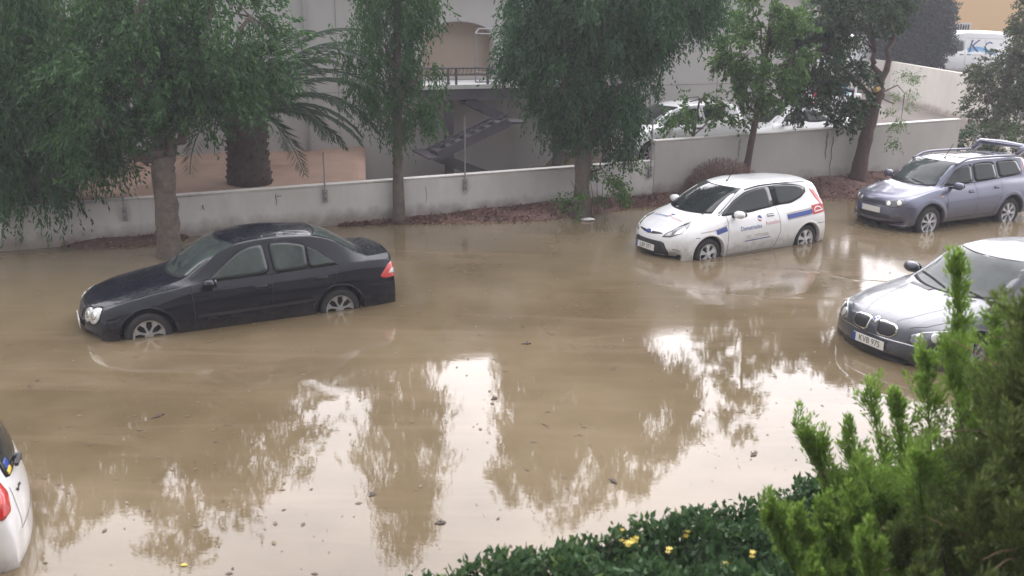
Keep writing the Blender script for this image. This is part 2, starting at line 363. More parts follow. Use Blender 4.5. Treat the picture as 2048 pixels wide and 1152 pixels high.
e1 = wall_run('low_wall', -14, 13.83, lambda s: -.4, ztop1, 0, .19, mwall, 'long low off-white painted street wall standing behind the black saloon', 1.5)
# cracks and chips on the low wall
mdark = pm('dark_crack', (.05, .04, .035), .9)
def crack(pts, wd, parent):
    m = MB()
    for a, b_ in zip(pts[:-1], pts[1:]):
        A = st(a[0], -.0105, a[1])-np.array(parent.location); B = st(b_[0], -.0105, b_[1])-np.array(parent.location); m.bar(A, B, .006, wd)
    m.build('crack', mdark, parent)
crack([(5.05, .75), (5.03, .68), (5.06, .6), (5.04, .52)], .012, e1); crack([(5.03, .69), (5.16, .70)], .012, e1); crack([(3.62, .62), (3.64, .52)], .014, e1)
crack([(8.2, .70), (8.23, .5), (8.2, .36)], .006, e1); crack([(-.5, .7), (-.45, .5)], .008, e1)
e2 = wall_run('high_wall', 13.84, 23.35, lambda s: -.4, lambda s: 1.39+.018*(s-13.84), -.01, .20, mwall2, 'taller grey rendered wall behind the white hatchback and estate car', 1.5)
mstain = pm('rain_streak', (.20, .185, .17), .9, var=.3, vscale=14)
for s, z0, z1, wd in [(18.86, .75, 1.44, .07), (19.05, .3, 1.3, .05), (16.2, .9, 1.38, .03)]:
    m = MB(); pts = [(s+.02*math.sin(k*1.9), z1-(z1-z0)*k/8) for k in range(9)]
    for k in range(8):
        A = st(pts[k][0], -.0165, pts[k][1])-np.array(e2.location); B = st(pts[k+1][0], -.0165, pts[k+1][1])-np.array(e2.location)
        m.bar(A, B, .004, wd*(1-.08*k))
    m.build('rain_streak', mstain, e2)
# buttress post where the wall steps up, at the joint
# diagonal wall at the back of the car park
D1 = np.array([17.6, 37.3, 0]); D2 = np.array([18.9, 48.2, 0]); D3 = np.array([18.2, 49.6, 0])
mwall3 = plaster('back_wall_plaster', (.47, .44, .40), .2, .6, (.3, .55))
def slab_wall(name, pts, z0, z1s, th, mat, label, cat='wall'):
    o0 = np.array([pts[0][0], pts[0][1], 0]); e = empty(name, o0, 0, label, cat)
    for a in range(len(pts)-1):
        P, Q = np.array(pts[a]), np.array(pts[a+1]); d = (Q-P)/np.linalg.norm(Q-P); n = np.array([-d[1], d[0], 0])*th
        zz = (z1s[a], z1s[a+1])
        V = []
        for X, z in ((P, zz[0]), (Q, zz[1])):
            for off in (0, 1): V += [X+n*off+[0, 0, z0]-o0, X+n*off+[0, 0, z]-o0]
        mesh_obj('wall_body', V, [(0, 1, 5, 4), (2, 6, 7, 3), (1, 3, 7, 5), (0, 2, 3, 1), (4, 5, 7, 6)], mat, e, smooth=False)
    return e
slab_wall('boundary_wall', [D3, D2, D1, np.array([17.3, 33.5, 0])], -.2, [2.0, 1.95, 2.06, 2.05], -.22, mwall3, 'pale retaining wall running diagonally at the back of the flooded car park')
# ------------------------------------------------------------------ main building
mbld = plaster('building_render', (.50, .48, .485), .10, .25, bump=.1)
mbld2 = plaster('building_recess', (.42, .33, .27), .12, .3, bump=.1)
BA = np.array([0., 25.3, 0.]); BD = R_(21.3); bx = np.array([math.cos(BD), math.sin(BD), 0]); bn = np.array([-math.sin(BD), math.cos(BD), 0])
def bp_(s, n, z): return BA+bx*s+bn*n+np.array([0, 0, z])
eb = empty('warehouse', BA, 0, 'long pale grey rendered building behind the trees with an arched recess', 'building')
def bl(s, n, z): return bp_(s, n, z)-BA
# front face with an arched opening
s0, s1, H = -34, 9.5, 4.85
ax0, ax1 = -2.45, -.55; az0, asp = 2.66, 3.62
arch = []
for k in range(17):
    t = math.pi*(1-k/16); arch.append(((ax0+ax1)/2+(ax1-ax0)/2*math.cos(t), asp+.42*math.sin(t)))
V = []; F = []
def quad(a, b_, c, d, n=0):
    i = len(V); V.extend([bl(*a), bl(*b_), bl(*c), bl(*d)]); F.append((i, i+1, i+2, i+3))
quad((s0, 0, -.5), (ax0, 0, -.5), (ax0, 0, H), (s0, 0, H)); quad((ax1, 0, -.5), (s1, 0, -.5), (s1, 0, H), (ax1, 0, H)); quad((ax0, 0, -.5), (ax1, 0, -.5), (ax1, 0, az0), (ax0, 0, az0))
for (a, b_) in zip(arch[:-1], arch[1:]): quad((a[0], 0, a[1]), (b_[0], 0, b_[1]), (b_[0], 0, H), (a[0], 0, H))
ring_ = [(ax0, az0)]+arch+[(ax1, az0)]
for a, b_ in zip(ring_, ring_[1:]+ring_[:1]): quad((a[0], 0, a[1]), (b_[0], 0, b_[1]), (b_[0], .35, b_[1]), (a[0], .35, a[1]))
quad((s1, 0, 0), (s1, 14, 0), (s1, 14, H), (s1, 0, H)); quad((s0, 14, 0), (s0, 0, 0), (s0, 0, H), (s0, 14, H)); quad((s0, 14, 0), (s0, 14, H), (s1, 14, H), (s1, 14, 0))
quad((s0, .25, H-.2), (s1, .25, H-.2), (s1, 14, H-.2), (s0, 14, H-.2)); quad((s0, 0, H), (s1, 0, H), (s1, .25, H), (s0, .25, H))
mesh_obj('wall', V, F, mbld, eb, smooth=False)
V = [bl(ax0-.05, .35, az0-.05), bl(ax1+.05, .35, az0-.05), bl(ax1+.05, .35, 4.15), bl(ax0-.05, .35, 4.15)]
mesh_obj('arch_recess', V, [(0, 1, 2, 3)], mbld2, eb, smooth=False)
mb = MB(); mb.box(bl((s0+s1)/2, -.03, H+.04), (s1-s0+.2, .36, .08), BD); mb.build('parapet_coping', mcope, eb)
mjoint = pm('render_joint', (.30, .285, .28), .9)
for z in (2.35, 3.75):
    mb = MB(); mb.box(bl((s0+ax0)/2-.05, -.004, z), (ax0-s0-.1, .006, .02), BD); mb.build('render_joint', mjoint, eb)
    mb = MB(); mb.box(bl((s1+ax1)/2+.05, -.004, z), (s1-ax1-.1, .006, .02), BD); mb.build('render_joint', mjoint, eb)
for s_ in (-22, -16, -10.2, -4.6, 2.8, 6.2):
    mb = MB(); mb.box(bl(s_, -.0045, 2.3), (.02, .005, 4.6), BD); mb.build('render_joint', mjoint, eb)
mpipe = pm('grey_pipe', (.36, .35, .35), .5)
for s_ in (-5.35, 1.6, 8.9):
    mb = MB(); mb.tube([bl(s_, -.09, .6), bl(s_, -.09, 4.5), bl(s_, -.02, 4.7)], .05, 8); dp = mb.build('downpipe', mpipe, eb)
    for z in (1.2, 2.4, 3.6): m2 = MB(); m2.box(bl(s_, -.05, z), (.15, .09, .04), BD); m2.build('pipe_bracket', mpipe, dp)
# steel stair and platform in front of the building
msteel = pm('grey_violet_steel', (.115, .105, .12), .55, .2, var=.15, vscale=5)
mslab = pm('white_slab', (.62, .62, .63), .6, var=.1)
es = empty('steel_staircase', bp_(-1.7, -1.3, .62), 0, 'dark steel zigzag staircase with raised platform against the grey building', 'staircase')
so = np.array(es.location)
def sl(s, n, z): return bp_(s, n, z)-so
mb = MB(); mb.box(sl(-2.16, -1.2, 1.09), (.19, .19, 2.56), BD, .01); mb.build('column', msteel, es)
mb = MB(); mb.box(sl(.75, -1.2, 1.09), (.19, .19, 2.56), BD, .01); mb.build('column', msteel, es)
for n in (-1.42, -.35):
    mb = MB(); mb.box(sl(-.6, n, 2.37), (4.6, .12, .26), BD); mb.build('beam', msteel, es)
mb = MB(); mb.box(sl(-.6, -.80, 2.55), (4.7, 1.44, .10), BD); mb.build('platform_slab', mslab, es)
def flight(a, b_, n):
    (sa, za), (sb, zb) = a, b_
    for off in (0, .75):
        mb = MB(); mb.bar(sl(sa, n+off, za), sl(sb, n+off, zb), .05, .21); mb.build('stringer', msteel, es)
    k = 7
    for i in range(k):
        t = (i+.5)/k; mb = MB(); mb.box(sl(sa+(sb-sa)*t, n+.375, za+(zb-za)*t+.02), (.24, .70, .03), BD); mb.build('tread', msteel, es)
flight((-1.78, 2.25), (-.83, 1.80), -1.40); flight((-1.0, 1.76), (-2.75, 1.04), -2.25); flight((-2.62, .90), (-.5, .05), -1.40)
mb = MB(); mb.box(sl(-.75, -1.55, 1.74), (.35, 1.5, .06), BD); mb.build('landing', msteel, es)
mb = MB(); mb.box(sl(-2.85, -1.55, .98), (.30, 1.5, .06), BD); mb.build('landing', msteel, es)
mb = MB(); mb.bar(sl(-1.0, -2.26, 1.98), sl(-2.75, -2.26, 1.26), .03, .03); mb.build('handrail', msteel, es)
# guard rail of the platform with truss bracing
mb = MB(); mb.tube([sl(-2.9, -1.46, 2.99), sl(1.65, -1.46, 2.99)], .025, 6); mb.tube([sl(-2.9, -1.46, 2.84), sl(1.65, -1.46, 2.84)], .02, 6)
for k in range(46): mb.bar(sl(-2.9+k*.1, -1.46, 2.84), sl(-2.9+k*.1+.05, -1.46, 2.99), .012, .012)
mb.build('guard_rail', msteel, es)
for s in (-2.9, -2.25, -2.05, -1.25, .1, 1.0, 1.6):
    mb = MB(); mb.box(sl(s, -1.46, 2.77), (.05, .05, .42), BD); mb.build('rail_post', msteel, es)
# pale metal frame cage on the platform by the arch
ec = empty('gate_frame', bp_(-.9, -.4, 2.62), 0, 'thin pale metal frame standing on the platform beside the arch', 'frame'); co = np.array(ec.location)
mframe = pm('pale_metal', (.30, .29, .30), .5, .3)
mb = MB()
for a, b_ in [((-.5, -.6, 0), (-.5, -.6, 1.15)), ((.45, -.6, 0), (.45, -.6, 1.12)), ((-.5, -.6, 1.15), (.45, -.6, 1.12)), ((-.5, -.6, .25), (.45, -.6, .1)), ((-.5, -.6, .0), (.45, -.6, .0)), ((-.25, -.1, 1.25), (.6, -.1, 1.22)), ((-.5, -.6, 1.15), (-.25, -.1, 1.25))]:
    P = bx*a[0]+bn*(a[1])+np.array([0, 0, a[2]]); Q = bx*b_[0]+bn*b_[1]+np.array([0, 0, b_[2]]); mb.tube([P, Q], .022, 6)
mb.build('frame_tube', mframe, ec)
# downpipe and slim post seen on the wall of the building at left
# ------------------------------------------------------------------ far buildings
morange = plaster('orange_render', (.62, .40, .19), .06, .12, bump=.1)
myellow = plaster('yellow_render', (.50, .42, .22), .08, .12, bump=.1)
mbrick = plaster('brown_render', (.24, .19, .17), .2, .3, bump=.1)
def far_building(name, P, Q, depth, z0, z1, mat, label, base=None):
    P = np.array([*P, 0.]); Q = np.array([*Q, 0.]); e = empty(name, P, 0, label, 'building')
    d = (Q-P)/np.linalg.norm(Q-P); n = np.array([-d[1], d[0], 0]); Ln = np.linalg.norm(Q-P)
    mb = MB()
    a = math.atan2(d[1], d[0])
    mb.box(d*Ln/2+n*depth/2+np.array([0, 0, (z0+z1)/2]), (Ln, depth, z1-z0), a); mb.build('wall', mat, e)
    mb = MB(); mb.box(d*Ln/2+n*depth/2+np.array([0, 0, z1+.1]), (Ln+.4, depth+.4, .2), a); mb.build('roof', mcope, e)
    if base:
        mb = MB(); mb.box(d*Ln/2-n*.03+np.array([0, 0, (z0+base)/2]), (Ln-.1, .05, base-z0), a); mb.build('plinth', mbrick, e)
    return e, d, n, a
eo, d_, n_, a_ = far_building('orange_building', (29.5, 74), (56, 84), 12, .8, 10, morange, 'orange rendered building with a barred window at the far right corner')
mglass_d = pm('dark_window', (.04, .04, .045), .12, spec=.6)
mframew = pm('pale_window_bars', (.55, .53, .52), .5)
wo = d_*4.9+np.array([0, 0, 2.72])-n_*.06
wf = MB(); wf.box(wo, (2.35, .10, 1.55), a_); wfo = wf.build('window', mframew, eo)
mb = MB(); mb.box(wo-n_*.055, (2.1, .02, 1.3), a_); mb.build('pane', mglass_d, wfo)
for k in range(9):
    mb = MB(); mb.box(wo-n_*.09+d_*(-1.0+k*.25), (.05, .03, 1.4), a_); mb.build('window_bar', mframew, wfo)
ey, d2_, n2_, a2_ = far_building('yellow_building', (14, 74.5), (29, 76), 12, .8, 9, myellow, 'yellow rendered building with a brown lower storey behind the conifer', base=3.85)
mb = MB(); mb.box(d2_*13.6-n2_*.08+np.array([0, 0, 6]), (.25, .14, 5), a2_); mb.build('downpipe', mcope, ey)
mb = MB(); mb.box(d2_*12.5-n2_*.08+np.array([0, 0, 2.3]), (1.6, .08, 2.3), a2_); mb.build('shutter', pm('brown_shutter', (.13, .08, .065), .6), ey)
# ================================================================== CARS
def pchip(xk, Y, x):
    xk = np.asarray(xk, float); Y = np.asarray(Y, float); h = np.diff(xk)[:, None]; d = np.diff(Y, axis=0)/h
    m = np.zeros_like(Y); m[0] = d[0]; m[-1] = d[-1]
    for i in range(1, len(xk)-1):
        w1 = 2*h[i]+h[i-1]; w2 = h[i]+2*h[i-1]; ok = d[i-1]*d[i] > 0
        with np.errstate(divide='ignore', invalid='ignore'): v = (w1+w2)/(w1/d[i-1]+w2/d[i])
        m[i] = np.where(ok, v, 0)
    idx = np.clip(np.searchsorted(xk, x, side='right')-1, 0, len(xk)-2); H = (xk[idx+1]-xk[idx])[:, None]; t = ((x-xk[idx])[:, None])/H
    return (2*t**3-3*t**2+1)*Y[idx]+(t**3-2*t**2+t)*H*m[idx]+(-2*t**3+3*t**2)*Y[idx+1]+(t**3-t**2)*H*m[idx+1]
def crspline(Pk, x01):
    """chord length cardinal spline through rows of Pk, at fractions x01 of the whole length"""
    Pk = np.asarray(Pk, float); c = np.r_[0, np.cumsum(np.linalg.norm(np.diff(Pk, axis=0), axis=1)**.6+1e-6)]
    n = len(Pk); m = np.zeros_like(Pk)
    for i in range(n):
        a = max(i-1, 0); b_ = min(i+1, n-1); m[i] = (Pk[b_]-Pk[a])/(c[b_]-c[a])
    x = x01*c[-1]; idx = np.clip(np.searchsorted(c, x, side='right')-1, 0, n-2); H = (c[idx+1]-c[idx])[:, None]; t = (x-c[idx])[:, None]/H
    m = m*.85
    return (2*t**3-3*t**2+1)*Pk[idx]+(t**3-2*t**2+t)*H*m[idx]+(-2*t**3+3*t**2)*Pk[idx+1]+(t**3-t**2)*H*m[idx+1]

def in_poly(px, py, poly):
    r = np.zeros(px.shape, bool); n = len(poly); j = n-1
    for i in range(n):
        xi, yi = poly[i]; xj, yj = poly[j]
        with np.errstate(divide='ignore', invalid='ignore'):
            c = ((yi > py) != (yj > py)) & (px < (xj-xi)*(py-yi)/(yj-yi+1e-12)+xi)
        r ^= c; j = i
    return r
def smooth_poly(P, n=48, closed=True, t=.5):
    """rounded closed outline through P"""
    P = np.array(P, float)
    for _ in range(2):
        Q = []
        for i in range(len(P)):
            a = P[i]; b_ = P[(i+1) % len(P)]; Q += [a*.90+b_*.10, a*.10+b_*.90]
        P = np.array(Q)
    return P

mglass = pm('car_glass', (.022, .027, .027), .03, spec=.45, ior=1.45)
mglass_b = pm('car_glass_greenish', (.045, .056, .053), .04, spec=.35, ior=1.38, var=.35, vscale=2.2)
mrub = pm('black_rubber', (.010, .010, .011), .7, spec=.15)
mplas = pm('black_plastic', (.022, .022, .026), .45, bump=.1, bscale=90)
mseam = pm('panel_gap', (.012, .012, .013), .8)
mchrome = pm('chrome', (.75, .75, .77), .16, 1.0)
mrim = pm('silver_wheel', (.52, .52, .54), .32, .7, var=.12, vscale=18)
mcap = pm('silver_wheel_cover', (.60, .60, .62), .4, .35, var=.12, vscale=18)
mtyre = pm('tyre_rubber', (.020, .019, .019), .75, bump=.3, bscale=60)
mlens = pm('headlight_lens', (.52, .53, .52), .06, .25, spec=.9, coat=1, var=.25, vscale=14)
mlens_d = pm('headlight_dark', (.10, .10, .11), .06, .3, spec=.9, coat=1, var=.5, vscale=16)
mrefl = pm('lamp_reflector', (.75, .75, .72), .12, .9)
mred = pm('red_lamp', (.50, .022, .018), .12, spec=.8, coat=1, var=.25, vscale=24)
mredp = pm('pink_red_lamp', (.70, .10, .09), .12, spec=.8, coat=1, var=.15, vscale=24)
mplate = pm('number_plate_white', (.68, .67, .62), .4)
mblue = pm('blue_vinyl', (.025, .06, .27), .35)
mink = pm('plate_black', (.02, .02, .02), .5)
mredv = pm('red_vinyl', (.50, .035, .04), .35)
mpink = pm('faded_red_print', (.62, .30, .30), .4)
mgrey_t = pm('grey_vinyl', (.42, .36, .33), .4)
mwhite = pm('white_vinyl', (.78, .78, .78), .35)
morangel = pm('orange_lamp', (.65, .25, .05), .15, coat=1)

_fontcache = {}
def text_verts(txt, size=1.0, shear=0):
    cu = bpy.data.curves.new('txt', 'FONT'); cu.body = txt; cu.size = size; cu.shear = shear; cu.resolution_u = 2; cu.align_x = 'CENTER'; cu.align_y = 'CENTER'
    o = bpy.data.objects.new('txt', cu); C.objects.link(o); bpy.context.view_layer.update()
    dg = bpy.context.evaluated_depsgraph_get(); me = o.evaluated_get(dg).to_mesh()
    V = np.array([v.co[:] for v in me.vertices]); F = [tuple(p.vertices) for p in me.polygons]
    o.evaluated_get(dg).to_mesh_clear(); bpy.data.objects.remove(o); bpy.data.curves.remove(cu)
    return V, F

class Car:
    def __init__(s, name, rows, spec, matb, loc, yaw, label, cat='car', group=None):
        s.root = empty(name, loc, yaw, label, cat, group); s.rows = rows; s.sp = spec; s.mb = matb
        rows = np.array(rows, float); n = len(rows)
        ctr = rows[:, 0]+rows[:, 1]
        prof = np.c_[ctr, rows[:, 2]]
        c = np.r_[0, np.cumsum(np.linalg.norm(np.diff(prof, axis=0), axis=1)**.9+1e-6)]
        NU = spec.get('nu', 210); NV = spec.get('nv', 56)
        # finer stations at nose and tail
        u = np.linspace(0, c[-1], NU)
        Rr = pchip(c, rows, u)
        tv = np.linspace(0, 1, NV); G = np.zeros((NU, NV, 3))
        for i in range(NU):
            x, bow, zt, yr, zr, ws, zs, wm, zm, wl, zl, wb, zb = Rr[i]
            dz = zt-zr
            K_ = [(0, zt), (yr*.5, zt-dz*.22), (yr*.85, zt-dz*.70), (yr, zr), (yr+(ws-yr)*.12, zr+(zs-zr)*.10), (yr+(ws-yr)*.86, zr+(zs-zr)*.86), (ws, zs), (ws+(wm-ws)*.55, zs+(zm-zs)*.38), (wm, zm), (wl, zl), (wb, zb), (wb*.7, zb-.01)]
            Q = crspline(K_, tv)
            G[i, :, 1] = Q[:, 0]; G[i, :, 2] = Q[:, 1]; G[i, :, 0] = x+bow*(1-np.clip(Q[:, 0]/max(wm, .5), 0, 1.1)**2.2)
        G[:, 0, 1] = 0
        s.G = G
        V = G.reshape(-1, 3); V2 = V*[1, -1, 1]
        idx = np.arange(NU*NV).reshape(NU, NV)
        a, b_, c_, d = idx[:-1, :-1].ravel(), idx[1:, :-1].ravel(), idx[1:, 1:].ravel(), idx[:-1, 1:].ravel()
        F1 = np.c_[a, b_, c_, d]; F2 = F1[:, ::-1]+NU*NV
        s.V = np.vstack([V, V2]); s.F = np.vstack([F1, F2])
        s.bvh = BVHTree.FromPolygons([Vector(v) for v in s.V], [tuple(map(int, f)) for f in s.F])
        s.make_body()
    # ---- surface lookup
    def hit(s, p, mode, side=1):
        a, b_ = p
        if mode == 'side': o = Vector((a, 2.0*side, b_)); d = Vector((0, -side, 0))
        elif mode == 'top': o = Vector((a, b_, 3.0)); d = Vector((0, 0, -1))
        elif mode == 'front': o = Vector((4, a, b_)); d = Vector((-1, 0, 0))
        elif mode == 'rear': o = Vector((-8, a, b_)); d = Vector((1, 0, 0))
        elif mode == 'fq':    # front quarter: a runs across the corner
            q = Vector((.707, .707*side, 0)); t = Vector((-.707, .707*side, 0)); o = t*a+q*5+Vector((0, 0, b_)); d = -q
        elif mode == 'rq':
            q = Vector((-.707, .707*side, 0)); t = Vector((.707, .707*side, 0)); o = t*a+q*6+Vector((-1.2, 0, b_)); d = -q
        h = s.bvh.ray_cast(o, d)
        if h[0] is None:
            h = s.bvh.find_nearest(o+d*(2 if mode in ('side',) else 3.2))
        nrm = h[1]
        if nrm.dot(d) > 0: nrm = -nrm
        return h[0], nrm
    def grid(s, name, P, mode, mat, off, side=1, parent=None, smooth=True):
        """P: m x n x 2 grid of outline coordinates laid on the body"""
        P = np.array(P, float); m, n = P.shape[:2]; V = []
        for i in range(m):
            for j in range(n):
                h, nr = s.hit(P[i, j], mode, side); V.append(h+nr*off)
        F = [(i*n+j, i*n+j+1, (i+1)*n+j+1, (i+1)*n+j) for i in range(m-1) for j in range(n-1)]
        a, b_, c_ = V[0], V[1], V[n]
        if (b_-a).cross(c_-a).dot(s.hit(P[0, 0], mode, side)[1]) < 0: F = [f[::-1] for f in F]
        return mesh_obj(name, V, F, mat, parent or s.root, smooth)
    def patch(s, name, poly, mode, mat, off=.004, side=1, parent=None, rings=6, rnd=True, grow=1.0):
        P = smooth_poly(poly) if rnd else np.array(poly, float)
        # densify
        Q = []
        for i in range(len(P)):
            a = P[i]; b_ = P[(i+1) % len(P)]; k = max(1, int(np.linalg.norm(b_-a)/.05))
            for t in range(k): Q.append(a+(b_-a)*t/k)
        P = np.array(Q); c = (P.min(0)+P.max(0))/2; c = P.mean(0)*.5+c*.5
        if grow > .2 and grow != 1.0: P = c+(P-c)*grow
        elif grow < .2:
            d = P-c; P = P+grow*d/np.linalg.norm(d, axis=1)[:, None]
        V = []; n = len(P)
        for k in range(rings):
            t = 1-k/rings
            for p in P:
                h, nr = s.hit(c+(p-c)*t, mode, side); V.append(h+nr*off)
        h, nr = s.hit(c, mode, side); V.append(h+nr*off)
        F = [(k*n+i, k*n+(i+1) % n, (k+1)*n+(i+1) % n, (k+1)*n+i) for k in range(rings-1) for i in range(n)]
        F += [((rings-1)*n+i, (rings-1)*n+(i+1) % n, rings*n) for i in range(n)]
        # skirt so that it has an edge
        b0 = len(V)
        for p in P:
            h, nr = s.hit(p, mode, side); V.append(h-nr*.004)
        F += [(i, b0+i, b0+(i+1) % n, (i+1) % n) for i in range(n)]
        f = F[0]; nv = (V[f[1]]-V[f[0]]).cross(V[f[2]]-V[f[0]])
        h, nr = s.hit(P[0]*.98+c*.02, mode, side)
        if nv.dot(nr) < 0: F = [q[::-1] for q in F]
        return mesh_obj(name, V, F, mat, parent or s.root, True)
    def ribbon(s, name, pts, mode, mat, wd=.007, off=.0015, side=1, parent=None, build=True):
        P = np.array(pts, float); Q = []
        for a, b_ in zip(P[:-1], P[1:]):
            k = max(1, int(np.linalg.norm(b_-a)/.04))
            for t in range(k): Q.append(a+(b_-a)*t/k)
        Q.append(P[-1]); Q = np.array(Q)
        T = np.gradient(Q, axis=0); T /= np.linalg.norm(T, axis=1)[:, None]+1e-9; Nn = np.c_[-T[:, 1], T[:, 0]]
        k = 2 if wd < .05 else 4
        G = np.array([[q+n*wd*(j/(k-1)-.5) for j in range(k)] for q, n in zip(Q, Nn)])
        return s.grid(name, G, mode, mat, off, side, parent)
    def text(s, name, txt, size, mode, at, ang, mat, off=.005, side=1, parent=None, shear=0, flip=False, sx=1.0):
        V, F = text_verts(txt, size, shear); ca, sa = math.cos(ang), math.sin(ang); W_ = []
        for v in V:
            x, y = v[0]*sx, v[1]
            if flip: x = -x
            p = (at[0]+ca*x-sa*y, at[1]+sa*x+ca*y); h, nr = s.hit(p, mode, side); W_.append(h+nr*off)
        return mesh_obj(name, W_, F, mat, parent or s.root, False)
    def ellipsoid(s, name, c, r, mat, parent=None, rot=None, n=20, flat=None):
        bm = bmesh.new(); bmesh.ops.create_uvsphere(bm, u_segments=n, v_segments=n//2+2, radius=1)
        for v in bm.verts:
            p = Vector((v.co.x*r[0], v.co.y*r[1], v.co.z*r[2]))
            for k in range(3):
                if flat and flat[k]: p[k] = math.copysign(min(abs(p[k]), r[k]*flat[k]), p[k])
            if rot: p = rot @ p
            v.co = p+Vector(c)
        V = [v.co[:] for v in bm.verts]; F = [tuple(q.index for q in f.verts) for f in bm.faces]; bm.free()
        return mesh_obj(name, V, F, mat, parent or s.root, True)
    # ---- body in panels
    def make_body(s):
        sp = s.sp; V = s.V.copy(); F = s.F; cen = V[F].mean(1)
        Ra = sp['arch']; kill = np.zeros(len(F), bool)
        wheels = [(0, sp['hub']), (-sp['wb'], sp['hub'])]
        for (x, z) in wheels:
            d = np.hypot(cen[:, 0]-x, cen[:, 2]-z)
            kill |= (d < Ra) & (np.abs(cen[:, 1]) > .45) & (cen[:, 2] < .9)
        kv = np.unique(F[kill]); rv = np.unique(F[~kill]); bd = np.intersect1d(kv, rv)
        for v in bd:
            for (x, z) in wheels:
                d = math.hypot(V[v, 0]-x, V[v, 2]-z)
                if abs(d-Ra) < .12 and abs(V[v, 1]) > .45 and d > .05:
                    V[v, 0] = x+(V[v, 0]-x)*Ra/d; V[v, 2] = z+(V[v, 2]-z)*Ra/d
        panel = np.zeros(len(F), int)       # 0 body
        names = ['body']
        nu, nv = s.G.shape[:2]
        for nm, mode, poly, cond in sp['panels']:
            a = cen[:, 0]; b_ = cen[:, 2] if mode == 'side' else cen[:, 1]
            m = in_poly(a, b_, poly) & ~kill
            if cond: m &= cond(cen)
            names.append(nm)
            if mode == 'side':
                ml = m & (cen[:, 1] > 0); mr_ = m & (cen[:, 1] < 0)
                panel[ml] = len(names)-1; names.append(nm); panel[mr_] = len(names)-1
            else: panel[m] = len(names)-1
        s.parts = {}
        # shared normals so that the panels shade as one skin
        me0 = bpy.data.meshes.new('tmp'); me0.from_pydata([tuple(v) for v in V], [], [tuple(map(int, f)) for f in F]); me0.update()
        nor = np.array([v.normal[:] for v in me0.vertices]); bpy.data.meshes.remove(me0)
        ctr_l = np.arange(nu)*nv
        avg = nor[ctr_l]+nor[ctr_l+nu*nv]; avg[:, 1] = 0; avg /= np.linalg.norm(avg, axis=1)[:, None]+1e-9
        nor[ctr_l] = avg; nor[ctr_l+nu*nv] = avg
        for i, nm in enumerate(names):
            f = F[(panel == i) & ~kill]
            if len(f) == 0: continue
            u, inv = np.unique(f, return_inverse=True); inv = inv.reshape(f.shape)
            o = mesh_obj(nm, V[u], inv, s.mb, s.root, True)
            o.data.normals_split_custom_set_from_vertices([tuple(n) for n in nor[u]])
            s.parts.setdefault(nm, []).append(o)
        # arch lips
        for sd in (1, -1):
            for (x, z) in wheels:
                P = []
                for k in range(33):
                    a = math.pi*(-.06+1.12*k/32); P.append((x+math.cos(a)*(Ra-.004), z+math.sin(a)*(Ra-.004)))
                VV = []
                for k, p in enumerate(P):
                    q = (x+(p[0]-x)*(Ra+.012)/Ra, z+(p[1]-z)*(Ra+.012)/Ra); h, nr = s.hit(q, 'side', sd)
                    y = h.y
                    q2 = (x+(p[0]-x)*(Ra+sp.get('flare', .02))/Ra, z+(p[1]-z)*(Ra+sp.get('flare', .02))/Ra); h2, _ = s.hit(q2, 'side', sd)
                    VV += [(q2[0], h2.y+sd*.001, q2[1]), (q[0], y+sd*sp.get('lip', .008), q[1]), (p[0], y+sd*sp.get('lip', .008)*.6, p[1]), (p[0], y-sd*.07, p[1])]
                FF = [(4*k+j, 4*k+j+1, 4*k+5+j, 4*k+4+j) for k in range(32) for j in range(3)]
                if sd < 0: FF = [f[::-1] for f in FF]
                mesh_obj('wheel_arch', VV, FF, s.mb, s.root, True)
                # dark well
                W_ = MB(); n = 20
                VV = []
                for k in range(n+1):
                    a = math.pi*(-.1+1.2*k/n)
                    for y in (.80, .42): VV.append((x+math.cos(a)*(Ra-.006), sd*(y if y < .5 else abs(h.y)-.05), z+math.sin(a)*(Ra-.006)))
                FF = [(2*k, 2*k+1, 2*k+3, 2*k+2) for k in range(n)]
                c0 = len(VV); VV.append((x, sd*.42, z)); FF += [(2*k+1, 2*k+3, c0) for k in range(n)]
                mesh_obj('wheel_well', VV, FF, mseam, s.root, False)
        zb = sp.get('floor', .22)
        m = MB(); m.box(((sp['front']-.25+sp['rear']+.25)/2, 0, zb+.06), (sp['front']-sp['rear']-.5, 1.25, .12)); m.build('underbody', mseam, s.root)
    def wheel(s, x, sd, kind, R, rr, y):
        # tyre by revolution about y
        prof = [(rr, -.09), (rr+.01, -.10), (R-.035, -.105), (R-.008, -.085), (R, -.05), (R, .05), (R-.008, .085), (R-.035, .103), (rr+.012, .098), (rr, .085)]
        n = 40; V = []
        for k in range(n):
            a = 2*math.pi*k/n
            for (r_, w_) in prof: V.append((x+r_*math.cos(a), sd*(y-.10+w_), s.sp['hub']+r_*math.sin(a)))
        m_ = len(prof); F = [(k*m_+j, k*m_+j+1, ((k+1) % n)*m_+j+1, ((k+1) % n)*m_+j) for k in range(n) for j in range(m_-1)]
        if sd > 0: F = [f[::-1] for f in F]
        w_ = mesh_obj('wheel', V, F, mtyre, s.root, True)
        mm = mcap if kind == 'cap' else mrim
        def P(r_, a, d): return (x+r_*math.cos(a), sd*(y+d-.012), s.sp['hub']+r_*math.sin(a))
        V = []; F = []
        ringp = [(rr+.012, -.006), (rr+.004, .004), (rr-.012, -.002), (rr-.022, -.03), (rr-.03, -.05)]
        for k in range(n):
            a = 2*math.pi*k/n
            for q in ringp: V.append(P(q[0], a, q[1]))
        m_ = len(ringp); F = [(k*m_+j, k*m_+j+1, ((k+1) % n)*m_+j+1, ((k+1) % n)*m_+j) for k in range(n) for j in range(m_-1)]
        ns = s.sp.get('spokes', 7); phase = .3+x
